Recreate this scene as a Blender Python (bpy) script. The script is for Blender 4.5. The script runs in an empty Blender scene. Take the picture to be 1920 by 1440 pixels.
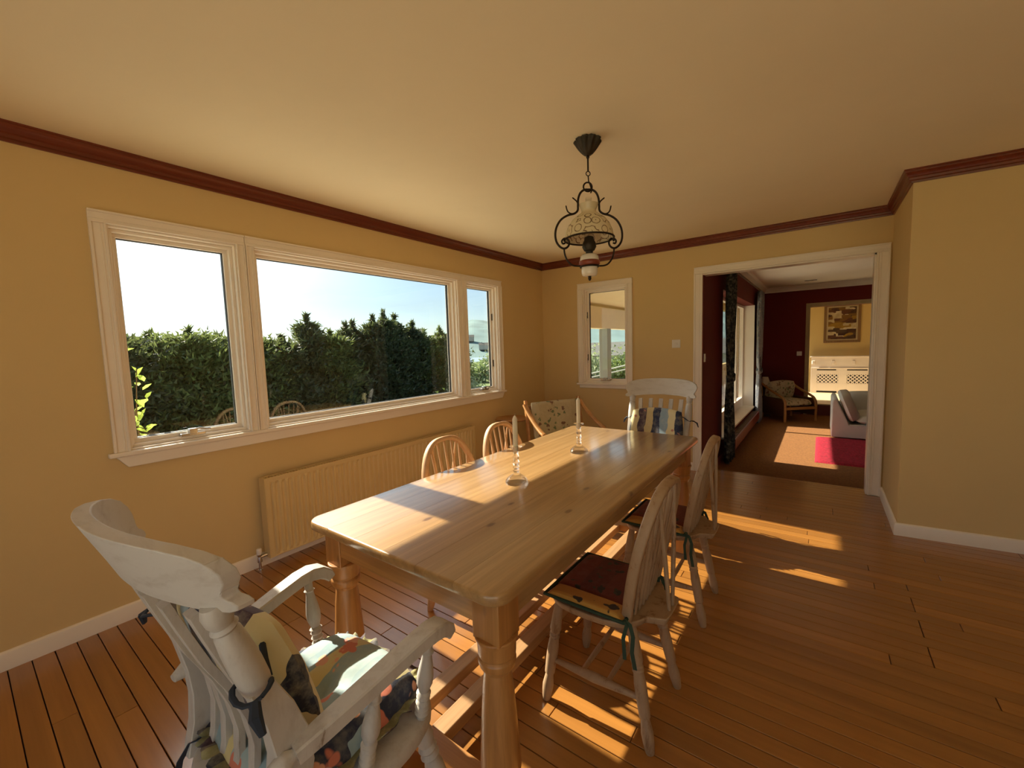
import bpy, bmesh, math, random
import numpy as np
from mathutils import Vector, Matrix, noise as mnoise
PI = math.pi
rng = random.Random(7)
sc = bpy.context.scene
COL = sc.collection

# ---------------------------------------------------------------- camera
cam_d = bpy.data.cameras.new('camera'); cam = bpy.data.objects.new('camera', cam_d); COL.objects.link(cam)
cam_d.sensor_fit = 'HORIZONTAL'; cam_d.sensor_width = 36.0; cam_d.lens = 36.0 * 784.47 / 1920.0
cam_d.clip_start = 0.02; cam_d.clip_end = 3000
_r = Vector((0.80562118, 0.59158454, -0.03165841)); _u = Vector((-0.02537298, 0.08784342, 0.9958111)); _f = Vector((-0.59188743, 0.80144324, -0.08577878))
_m = Matrix((_r, _u, -_f)).transposed().to_4x4(); _m.translation = Vector((2.891, -4.6266, 1.3556))
cam.matrix_world = _m
sc.camera = cam

# ---------------------------------------------------------------- world, sun, exposure
SUN_DIR = Vector((1.57, -0.045, -1.0)).normalized()      # direction the light travels
SKY_STRENGTH = 0.072
SUN_POWER = 6.0
EXPOSURE = 1.35
w = bpy.data.worlds.new('world'); sc.world = w; w.use_nodes = True
nt = w.node_tree; nt.nodes.clear()
wo = nt.nodes.new('ShaderNodeOutputWorld'); bg = nt.nodes.new('ShaderNodeBackground')
sky = nt.nodes.new('ShaderNodeTexSky'); sky.sky_type = 'NISHITA'; sky.sun_disc = False
sky.sun_elevation = math.asin(-SUN_DIR.z); sky.sun_rotation = math.atan2(-SUN_DIR.x, -SUN_DIR.y)
sky.altitude = 50; sky.air_density = 1.0; sky.dust_density = 0.25; sky.ozone_density = 2.0
tc = nt.nodes.new('ShaderNodeTexCoord'); mp = nt.nodes.new('ShaderNodeMapping'); mp.inputs['Scale'].default_value = (1.2, 1.2, 7.0)
ns = nt.nodes.new('ShaderNodeTexNoise'); ns.inputs['Scale'].default_value = 1.6; ns.inputs['Detail'].default_value = 6; ns.inputs['Roughness'].default_value = 0.55
cr = nt.nodes.new('ShaderNodeValToRGB'); cr.color_ramp.elements[0].position = 0.45; cr.color_ramp.elements[1].position = 0.75
cr.color_ramp.elements[0].color = (0.42, 0.42, 0.42, 1); cr.color_ramp.elements[1].color = (0.60, 0.60, 0.60, 1)
mx = nt.nodes.new('ShaderNodeMix'); mx.data_type = 'RGBA'; mx.inputs[7].default_value = (2.7, 3.3, 3.6, 1)
nt.links.new(tc.outputs['Generated'], mp.inputs['Vector']); nt.links.new(mp.outputs['Vector'], ns.inputs['Vector'])
nt.links.new(ns.outputs['Fac'], cr.inputs['Fac']); nt.links.new(cr.outputs['Color'], mx.inputs[0])
nt.links.new(sky.outputs['Color'], mx.inputs[6]); 
# the bright aureole that surrounds a low sun in hazy air (the left window looks into its edge)
nv = nt.nodes.new('ShaderNodeVectorMath'); nv.operation = 'NORMALIZE'; dp = nt.nodes.new('ShaderNodeVectorMath'); dp.operation = 'DOT_PRODUCT'; dp.inputs[1].default_value = tuple(-SUN_DIR)
nt.links.new(tc.outputs['Generated'], nv.inputs[0]); nt.links.new(nv.outputs[0], dp.inputs[0])
m0 = nt.nodes.new('ShaderNodeMath'); m0.operation = 'MAXIMUM'; m0.inputs[1].default_value = 0.0; m1 = nt.nodes.new('ShaderNodeMath'); m1.operation = 'POWER'; m1.inputs[1].default_value = 14.0
m2 = nt.nodes.new('ShaderNodeMath'); m2.operation = 'MULTIPLY'; m2.inputs[1].default_value = 34.0
nt.links.new(dp.outputs['Value'], m0.inputs[0]); nt.links.new(m0.outputs[0], m1.inputs[0]); nt.links.new(m1.outputs[0], m2.inputs[0])
vm = nt.nodes.new('ShaderNodeVectorMath'); vm.operation = 'MULTIPLY_ADD'; vm.inputs[0].default_value = (1.0, 0.95, 0.86)
nt.links.new(m2.outputs[0], vm.inputs[1]); nt.links.new(mx.outputs[2], vm.inputs[2]); nt.links.new(vm.outputs[0], bg.inputs['Color'])
bg.inputs['Strength'].default_value = SKY_STRENGTH; nt.links.new(bg.outputs['Background'], wo.inputs['Surface'])
sun_d = bpy.data.lights.new('sun', 'SUN'); sun_d.energy = SUN_POWER; sun_d.angle = math.radians(0.6); sun_d.color = (1.0, 0.86, 0.68)
sun = bpy.data.objects.new('sun', sun_d); COL.objects.link(sun); sun.location = (-6, 0, 6)
sun.rotation_euler = SUN_DIR.to_track_quat('-Z', 'Y').to_euler()
vs = sc.view_settings; vs.view_transform = 'Standard'; vs.look = 'None'; vs.gamma = 1.0; vs.exposure = EXPOSURE; vs.use_curve_mapping = False
try:
    sc.cycles.use_denoising = True; sc.cycles.max_bounces = 12; sc.cycles.diffuse_bounces = 8; sc.cycles.glossy_bounces = 5
    sc.cycles.transmission_bounces = 10; sc.cycles.transparent_max_bounces = 16; sc.cycles.sample_clamp_indirect = 8
except Exception: pass

# ---------------------------------------------------------------- material helpers
def lin(h):
    if isinstance(h, str):
        h = h.lstrip('#'); c = [int(h[i:i+2], 16)/255 for i in (0, 2, 4)]
    else: c = [v/255 for v in h]
    return tuple((v/12.92 if v <= 0.04045 else ((v+0.055)/1.055)**2.4) for v in c) + (1.0,)
class NM:
    """a small node builder"""
    def __init__(s, name):
        s.m = bpy.data.materials.new(name); s.m.use_nodes = True; s.t = s.m.node_tree; s.t.nodes.clear()
        s.out = s.n('OutputMaterial'); s.b = s.n('BsdfPrincipled'); s.l(s.b.outputs[0], s.out.inputs['Surface'])
    def n(s, k, **kw):
        x = s.t.nodes.new('ShaderNode' + k)
        for a, v in kw.items(): setattr(x, a, v)
        return x
    def l(s, a, b): s.t.links.new(a, b)
    def put(s, sock, v):
        if hasattr(v, 'is_output'): s.l(v, sock)
        else: sock.default_value = v
    def coord(s, scale=(1, 1, 1), kind='Object', rnd=0, rot=(0, 0, 0)):
        t = s.n('TexCoord'); v = t.outputs[kind]
        if rnd:
            oi = s.n('ObjectInfo'); m = s.n('Math', operation='MULTIPLY'); s.l(oi.outputs['Random'], m.inputs[0]); m.inputs[1].default_value = rnd
            a = s.n('VectorMath', operation='ADD'); s.l(v, a.inputs[0]); s.l(m.outputs[0], a.inputs[1]); v = a.outputs[0]
        mp = s.n('Mapping'); mp.inputs['Scale'].default_value = scale; mp.inputs['Rotation'].default_value = rot; s.l(v, mp.inputs['Vector']); return mp.outputs[0]
    def noise(s, vec, scale=5, detail=3, rough=0.5, dist=0.0):
        x = s.n('TexNoise'); s.l(vec, x.inputs['Vector']); x.inputs['Scale'].default_value = scale; x.inputs['Detail'].default_value = detail
        x.inputs['Roughness'].default_value = rough; x.inputs['Distortion'].default_value = dist; return x.outputs['Fac']
    def ramp(s, fac, stops, interp='LINEAR'):
        x = s.n('ValToRGB'); s.l(fac, x.inputs['Fac']); r = x.color_ramp; r.interpolation = interp
        while len(r.elements) < len(stops): r.elements.new(0.5)
        for e, (p, c) in zip(r.elements, stops):
            e.position = p; e.color = c if isinstance(c, (tuple, list)) else (c, c, c, 1)
        return x.outputs['Color']
    def mix(s, fac, a, b, blend='MIX'):
        x = s.n('Mix', data_type='RGBA', blend_type=blend); s.put(x.inputs[0], fac); s.put(x.inputs[6], a); s.put(x.inputs[7], b); return x.outputs[2]
    def math(s, op, a, b=0.0, c=0.0):
        x = s.n('Math', operation=op); s.put(x.inputs[0], a); s.put(x.inputs[1], b); s.put(x.inputs[2], c); return x.outputs[0]
    def bump(s, h, strength=0.2, dist=0.01):
        x = s.n('Bump'); s.l(h, x.inputs['Height']); x.inputs['Strength'].default_value = strength; x.inputs['Distance'].default_value = dist
        s.l(x.outputs[0], s.b.inputs['Normal'])
    def set(s, **kw):
        for k, v in kw.items(): s.put(s.b.inputs[{'color': 'Base Color', 'rough': 'Roughness', 'metal': 'Metallic', 'coat': 'Coat Weight', 'coatr': 'Coat Roughness', 'coatior': 'Coat IOR', 'spec': 'Specular IOR Level', 'sheen': 'Sheen Weight', 'trans': 'Transmission Weight', 'ior': 'IOR', 'sss': 'Subsurface Weight'}[k]], v)
        return s

def plain(name, c, rough=0.6, metal=0.0, var=0.08, scale=8, bump=0.0, **kw):
    k = NM(name); v = k.coord(rnd=3); n = k.noise(v, scale, 4)
    c = lin(c); lo = tuple(x*(1-var) for x in c[:3])+(1,); hi = tuple(min(1, x*(1+var)) for x in c[:3])+(1,)
    k.set(color=k.ramp(n, [(0.3, lo), (0.7, hi)]), rough=rough, metal=metal, **kw)
    if bump: k.bump(k.noise(v, scale*12, 3), bump, 0.004)
    return k.m
def wall_paint(name, c, rough=0.75, bump=0.12):
    k = NM(name); v = k.coord(); n1 = k.noise(v, 1.3, 5, 0.6); n2 = k.noise(v, 180, 2)
    c = lin(c); a = tuple(x*0.95 for x in c[:3])+(1,)
    k.set(color=k.ramp(n1, [(0.3, a), (0.7, c)]), rough=rough, spec=0.3); k.bump(n2, bump, 0.002); return k.m
def wood(name, c1, c2, axis='Y', rough=0.35, coat=0.0, coatior=1.5, grain=1.0, rnd=7.0, knots=0.0, varb=0.18, coatr=0.12, cdark=None):
    k = NM(name); s = [9, 9, 9]; i = 'XYZ'.index(axis); s[i] = 0.7
    v = k.coord(tuple(s), rnd=rnd)
    big = k.noise(v, 1.1, 4, 0.55, 0.6)
    s2 = [60, 60, 60]; s2[i] = 2.0; v2 = k.coord(tuple(s2), rnd=rnd); fine = k.noise(v2, 2.0, 4, 0.6, 0.2)
    wv = k.n('TexWave', wave_type='RINGS', rings_direction=axis if axis != 'Z' else 'Z'); 
    s3 = [7, 7, 7]; s3[i] = 0.55; k.l(k.coord(tuple(s3), rnd=rnd*1.7), wv.inputs['Vector']); wv.inputs['Scale'].default_value = 1.4; wv.inputs['Distortion'].default_value = 5.5; wv.inputs['Detail'].default_value = 3; wv.inputs['Detail Scale'].default_value = 0.9
    a, b = lin(c1), lin(c2)
    col = k.ramp(big, [(0.28, a), (0.72, b)])
    col = k.mix(k.math('MULTIPLY', wv.outputs['Fac'], 0.28*grain), col, tuple(x*0.62 for x in a[:3])+(1,))
    col = k.mix(k.math('MULTIPLY', k.ramp(fine, [(0.42, 0), (0.62, 1)]), 0.30*grain), col, tuple(x*0.6 for x in a[:3])+(1,))
    oi = k.n('ObjectInfo'); hv = k.n('HueSaturation'); k.l(col, hv.inputs['Color'])
    k.l(k.math('ADD', k.math('MULTIPLY', oi.outputs['Random'], varb*2), 1-varb), hv.inputs['Value']); col = hv.outputs[0]
    if knots:
        s4 = [6.5, 6.5, 6.5]; s4[i] = 3.0; vo = k.n('TexVoronoi'); k.l(k.coord(tuple(s4), rnd=rnd), vo.inputs['Vector']); vo.inputs['Scale'].default_value = 1.0
        kn = k.ramp(vo.outputs['Distance'], [(0.045, 1.0), (0.085, 0.0)]); ring = k.ramp(vo.outputs['Distance'], [(0.08, 0.35), (0.2, 0.0)])
        col = k.mix(k.math('MULTIPLY', ring, knots), col, tuple(x*0.7 for x in a[:3])+(1,))
        col = k.mix(k.math('MULTIPLY', kn, knots), col, lin('#5f3a1e'))
    k.set(color=col, rough=k.math('ADD', k.math('MULTIPLY', fine, 0.12), rough-0.06), coat=coat, coatr=coatr, coatior=coatior)
    k.bump(k.math('ADD', fine, k.math('MULTIPLY', wv.outputs['Fac'], 0.4)), 0.10*grain, 0.002); return k.m
def worn_paint(name, paint, under, amount=0.5, rough=0.55, scale=9, axis='Z'):
    k = NM(name); s = [7, 7, 7]; s['XYZ'.index(axis)] = 2.2
    v = k.coord(tuple(s), rnd=5); n = k.noise(v, scale*0.5, 7, 0.68, 0.3); n2 = k.noise(k.coord(rnd=5), 3.2, 3)
    p, u = lin(paint), lin(under); mid = tuple((p[i]*0.72+u[i]*0.28) for i in range(3))+(1,)
    col = k.ramp(n, [(amount-0.16, u), (amount-0.09, mid), (amount+0.1, p)])
    col = k.mix(k.math('MULTIPLY', n2, 0.25), col, mid)
    k.set(color=col, rough=rough); k.bump(n, 0.12, 0.003); return k.m
def glass_pane(name, tint=(0.96, 0.985, 0.975, 1), ior=1.5, gloss=1.0):
    k = NM(name); k.t.nodes.remove(k.b)
    tr = k.n('BsdfTransparent'); tr.inputs['Color'].default_value = tint; gl = k.n('BsdfGlossy'); gl.inputs['Roughness'].default_value = 0.0
    fr = k.n('Fresnel'); fr.inputs['IOR'].default_value = ior; ms = k.n('MixShader')
    ge = k.n('NewGeometry'); k.put(fr.inputs['IOR'], k.math('ADD', ior, k.math('MULTIPLY', ge.outputs['Backfacing'], 1/ior-ior))); k.l(k.math('MULTIPLY', fr.outputs[0], gloss), ms.inputs[0]); k.l(tr.outputs[0], ms.inputs[1]); k.l(gl.outputs[0], ms.inputs[2]); k.l(ms.outputs[0], k.out.inputs['Surface']); return k.m
def crystal(name):
    k = NM(name); k.t.nodes.remove(k.b)
    g = k.n('BsdfGlass'); g.inputs['Roughness'].default_value = 0.02; g.inputs['IOR'].default_value = 1.5; g.inputs['Color'].default_value = (1, 0.985, 0.97, 1)
    tr = k.n('BsdfTransparent'); ms = k.n('MixShader'); ms.inputs[0].default_value = 0.5
    k.l(g.outputs[0], ms.inputs[1]); k.l(tr.outputs[0], ms.inputs[2]); k.l(ms.outputs[0], k.out.inputs['Surface']); return k.m
def bands(name, cols, axis=0, width=0.07, flowers=None, fscale=14, fsize=0.28, distort=0.03, rough=0.85, bumpy=0.25, mot_=0.35):
    """patterned cloth: strips of colour with printed blooms"""
    k = NM(name); v = k.coord(); sp = k.n('SeparateXYZ')
    dn = k.n('TexNoise'); dn.inputs['Scale'].default_value = 9; k.l(v, dn.inputs['Vector'])
    off = k.n('VectorMath', operation='MULTIPLY_ADD'); k.l(dn.outputs['Color'], off.inputs[0]); off.inputs[1].default_value = (distort*2,)*3; k.l(v, off.inputs[2]); k.l(off.outputs[0], sp.inputs[0])
    x = k.math('DIVIDE', sp.outputs[axis], width*len(cols)); fr = k.math('FRACT', k.math('ADD', x, 40.37))
    col = k.ramp(fr, [(i/len(cols), lin(c)) for i, c in enumerate(cols)], 'CONSTANT')
    mot = k.noise(v, 26, 5, 0.65); col = k.mix(k.ramp(mot, [(0.45, 0.0), (0.75, mot_)]), col, lin('#d9cfae'))
    if flowers:
        for j, fc in enumerate(flowers):
            vo = k.n('TexVoronoi'); k.l(off.outputs[0], vo.inputs['Vector']); vo.inputs['Scale'].default_value = fscale*(1+0.37*j); vo.inputs['Randomness'].default_value = 0.95
            vw = k.n('TexVoronoi'); k.l(off.outputs[0], vw.inputs['Vector']); vw.inputs['Scale'].default_value = fscale*3.4*(1+0.37*j)
            f = k.ramp(k.math('ADD', vo.outputs['Distance'], k.math('MULTIPLY', vw.outputs['Distance'], 0.35)), [(fsize, 1.0), (fsize+0.05, 0.0)])
            col = k.mix(f, col, lin(fc))
    k.set(color=col, rough=rough, sheen=0.1); k.bump(k.noise(v, 40, 4), bumpy, 0.006); return k.m

M = {}
M['wall'] = wall_paint('cream_wall_paint', '#dec38c'); M['ceil'] = wall_paint('ceiling_paint', '#f5e8c6')
M['white'] = plain('white_gloss_paint', '#f3eadc', 0.35, var=0.03, scale=3)
M['cornice'] = wood('mahogany_stain', '#6b2a17', '#7f3920', 'Y', 0.35, 0.2, 1.5, 0.8, varb=0.02)
M['board'] = wood('oak_floor_board', '#96632c', '#ad7636', 'X', 0.34, 0.8, 1.5, 0.38, rnd=23.0, varb=0.13, coatr=0.2)
M['subfloor'] = plain('floor_joint_dark', '#1e0d04', 0.9)
M['pine'] = wood('table_pine', '#a98251', '#bd9868', 'Y', 0.30, 0.8, 1.6, 1.0, rnd=11, knots=0.8, varb=0.06, coatr=0.16)
M['pine_z'] = wood('table_pine_leg', '#a8713c', '#be8a50', 'Z', 0.36, 0.2, 1.5, 0.9, rnd=11, knots=0.6, varb=0.04)
M['pine_x'] = wood('table_pine_rail', '#a8713c', '#be8a50', 'X', 0.38, 0.15, 1.5, 0.9, rnd=11, knots=0.5, varb=0.04)
M['pine_r'] = wood('table_stretcher_pine', '#a98055', '#bd9468', 'Y', 0.45, 0.1, 1.5, 0.9, rnd=11, knots=0.3, varb=0.04)
M['worn'] = worn_paint('distressed_white_paint', '#c8c4be', '#85725f', 0.43)
M['wornx'] = worn_paint('distressed_white_paint_crest', '#cdc9c3', '#887560', 0.41, axis='X')
M['limed'] = worn_paint('limed_wood', '#aa8d6d', '#84603f', 0.52)
M['limed_b'] = worn_paint('limed_wood_warm', '#d2aa80', '#a67a50', 0.46)
M['iron'] = plain('dark_iron', '#2e241c', 0.45, 0.7, bump=0.1); M['bronze'] = plain('dark_bronze', '#3a3328', 0.5, 0.5, 0.4, 30, 0.3)
M['chrome'] = plain('chrome', '#c8c8c8', 0.15, 1.0, 0.02); M['steel'] = plain('hinge_steel', '#6a645c', 0.4, 0.8)
M['gasket'] = plain('black_gasket', '#181614', 0.6); M['pane'] = glass_pane('window_glass'); M['crystal'] = crystal('cut_crystal')
M['chimney'] = glass_pane('chimney_glass', (0.9, 0.9, 0.88, 1), 1.5, 1.0)
M['radi'] = plain('radiator_cream_enamel', '#dcc48e', 0.4, var=0.03); M['cap'] = plain('white_plastic', '#e9e4da', 0.4, var=0.02)
M['brass'] = plain('tarnished_brass', '#7a6240', 0.35, 0.9); M['candle'] = plain('ivory_wax', '#e8dfc2', 0.5, var=0.03, sss=0.1)
M['ceramic'] = plain('white_ceramic', '#e6dfcf', 0.2, var=0.03); M['redband'] = plain('red_ceramic_band', '#8a4330', 0.35)
M['stripe'] = bands('striped_floral_cotton', ['#26304a', '#d9cc9e', '#8fa6b4', '#2a3350', '#c7b584', '#4a3846', '#d6c999', '#1d2438'], 0, 0.055, ['#b9806e'], 9, 0.22)
M['seatcloth'] = bands('blue_floral_cotton', ['#93a9ad', '#869fa8', '#cfc08a', '#8fa5ab', '#9aaeb0', '#8fa5ab', '#d2c48e', '#242a40'], 0, 0.045, ['#c9765e', '#dba183'], 9, 0.42, 0.03, mot_=0.2)
M['ruffle'] = bands('dark_striped_ruffle', ['#2a2a38', '#6d6a46', '#3a2632', '#8b8552'], 0, 0.03, None, bumpy=0.5)
M['tie'] = plain('dark_blue_tie', '#27303f', 0.85); M['green'] = plain('dark_green_piping', '#2c4030', 0.85)
M['redpad'] = bands('dark_red_pad_cloth', ['#67291b', '#5c2217', '#6c2c1e'], 1, 0.09, ['#2a2a1e', '#3a3a26'], 14, 0.33, 0.01, mot_=0.04); M['yelpad'] = bands('yellow_patch_cloth', ['#bd8c3a', '#b07d32'], 0, 0.1, ['#33291c'], 15, 0.42, 0.01, mot_=0.05)
M['floral'] = bands('pale_floral_upholstery', ['#c3b795', '#bdb08d'], 0, 0.2, ['#806350', '#74815f'], 11, 0.42, 0.03)
M['armwood'] = wood('armchair_beech', '#b07c48', '#c79258', 'X', 0.35, 0.2, 1.5, 0.6); M['tablewood'] = wood('side_table_wood', '#9a6a3a', '#b07d48', 'X', 0.35, 0.2, 1.5, 0.6)
M['red'] = wall_paint('dark_red_wall_paint', '#6d2119'); M['redgloss'] = plain('red_brown_paint', '#7a3325', 0.4)
M['lceil'] = wall_paint('living_ceiling', '#efe9dc'); M['carpet'] = plain('brown_carpet', '#8f5f30', 0.95, var=0.25, scale=60, bump=0.5)
M['rug'] = plain('crimson_rug_pile', '#a3142f', 0.95, var=0.4, scale=45, bump=0.8)
M['curtain'] = bands('dark_navy_curtain', ['#171a20', '#23262a', '#1a1a1c', '#2b2c2a'], 1, 0.03, ['#3a3c3a'], 30, 0.2, 0.02); M['curtain2'] = bands('grey_blue_curtain', ['#6a6e78', '#9a9ea3', '#454a55', '#7c8088'], 1, 0.035, ['#8b8d8b'], 25, 0.2, 0.02)
M['sofa'] = plain('off_white_sofa_fabric', '#dfe0d8', 0.9, var=0.04, bump=0.3); M['hall'] = wall_paint('hall_yellow_paint', '#e2c985')
M['tile'] = plain('hall_pale_floor', '#d8c49c', 0.4); M['shade'] = plain('lamp_shade_cloth', '#e9dcc0', 0.8)
M['frame'] = wood('picture_frame_wood', '#8a6a42', '#a07d50', 'Z', 0.4); M['mount'] = plain('picture_mount', '#b8a882', 0.8)
M['darkwood'] = plain('dark_wicker', '#5d3c22', 0.6, var=0.2, scale=60, bump=0.4); M['dark'] = plain('near_black', '#0f0d0c', 0.7)
M['bark'] = plain('bark', '#4a3b2c', 0.9, var=0.25, scale=20, bump=0.6); M['soffit'] = plain('cream_soffit_paint', '#e8dcb6', 0.6, var=0.02)
M['post'] = plain('grey_post_paint', '#8b938f', 0.6, var=0.05); M['deck'] = plain('dark_brown_timber', '#4b3426', 0.8, var=0.2)
M['grass'] = plain('rough_grass', '#5d6f35', 0.95, var=0.3, scale=2, bump=0.4); M['field'] = plain('far_field', '#8fa07a', 0.95, var=0.3, scale=0.02)
M['water'] = plain('estuary_water', '#9fb4c6', 0.25, var=0.1, scale=0.05); M['hillm'] = plain('haze_tinted_wooded_hill', '#6c8685', 1.0, var=0.22, scale=0.03)  # pale blue-grey of the hill puts distance haze into its colour
M['roofg'] = plain('grey_roof_tiles', '#62635d', 0.8, var=0.15, scale=3); M['render'] = plain('pale_render', '#aaa598', 0.8)
M['bounce_paving'] = plain('pale_bounce_paving', '#ddd3bf', 0.8, var=0.06, scale=2)  # pale tone for the added ground that reflects sunlight indoors
def leafmat(name, c, c2, trans=0.35):
    k = NM(name); v = k.coord(rnd=9); n = k.noise(v, 3.5, 4)
    col = k.ramp(n, [(0.3, lin(c)), (0.7, lin(c2))]); k.set(color=col, rough=0.6)
    t = k.n('BsdfTranslucent'); k.l(k.mix(0.5, col, lin('#a9b96a')), t.inputs['Color']); ms = k.n('MixShader'); ms.inputs[0].default_value = trans
    k.l(k.b.outputs[0], ms.inputs[1]); k.l(t.outputs[0], ms.inputs[2]); k.l(ms.outputs[0], k.out.inputs['Surface']); return k.m
M['conifer'] = leafmat('conifer_needles', '#283629', '#3c4b38', 0.2); M['conifer2'] = leafmat('yellow_green_conifer', '#39482b', '#586a3a', 0.3)
M['leaf'] = leafmat('fresh_leaf', '#8fae3c', '#b5c95a', 0.6); M['bush'] = leafmat('bush_leaf', '#41592f', '#5f7a3e', 0.3)
M['willow'] = leafmat('grey_green_leaf', '#8a9a80', '#a7b59a', 0.35); M['fartree'] = leafmat('distant_tree_leaf', '#7a8f68', '#93a57c', 0.3)
M['petal'] = plain('pale_yellow_petal', '#efe6b4', 0.6, sss=0.1)
def shade_mat():
    k = NM('painted_opal_glass'); v = k.coord((1, 1, 1)); sp = k.n('SeparateXYZ'); k.l(v, sp.inputs[0])
    wv = k.n('TexWave', wave_type='RINGS', rings_direction='SPHERICAL'); vo = k.n('TexVoronoi'); k.l(v, vo.inputs['Vector']); vo.inputs['Scale'].default_value = 17
    d = k.n('VectorMath', operation='SUBTRACT'); k.l(v, d.inputs[0]); k.l(vo.outputs['Position'], d.inputs[1])
    ln = k.math('ABSOLUTE', k.math('SUBTRACT', k.math('FRACT', k.math('ADD', k.math('MULTIPLY', vo.outputs['Distance'], 3.1), k.math('MULTIPLY', k.noise(v, 22, 2), 0.9))), 0.5))
    f = k.ramp(ln, [(0.07, 1.0), (0.12, 0.0)])
    zf = k.math('MULTIPLY', k.math('GREATER_THAN', sp.outputs[2], -0.487), k.math('LESS_THAN', sp.outputs[2], -0.385))
    col = k.mix(k.math('MULTIPLY', f, k.math('MULTIPLY', zf, 0.85)), lin('#d6c8a4'), lin('#5a3a26'))
    k.set(color=col, rough=0.25, sss=0.05); return k.m
M['opal'] = shade_mat()
def art_mat():
    k = NM('abstract_painting'); v = k.coord((6.5, 1, 15)); vo = k.n('TexVoronoi', distance='CHEBYCHEV'); k.l(v, vo.inputs['Vector']); vo.inputs['Scale'].default_value = 1.0
    n = k.noise(k.coord(), 9, 4, 0.6)
    c = k.ramp(k.math('FRACT', k.math('ADD', k.n('SeparateXYZ').outputs[0], 0.0)), [(0, 0.0), (1, 1.0)])
    sp = k.n('SeparateColor'); k.l(vo.outputs['Color'], sp.inputs[0])
    c = k.ramp(sp.outputs[0], [(0, lin('#3d2015')), (0.2, lin('#7b5a1d')), (0.38, lin('#c2b48c')), (0.52, lin('#5a3320')), (0.66, lin('#9a7a22')), (0.8, lin('#d3c8a4')), (0.92, lin('#4b3826'))], 'CONSTANT')
    c = k.mix(k.ramp(n, [(0.4, 0.0), (0.7, 0.5)]), c, lin('#6d4a22')); k.set(color=c, rough=0.5); return k.m
M['art'] = art_mat()

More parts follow.
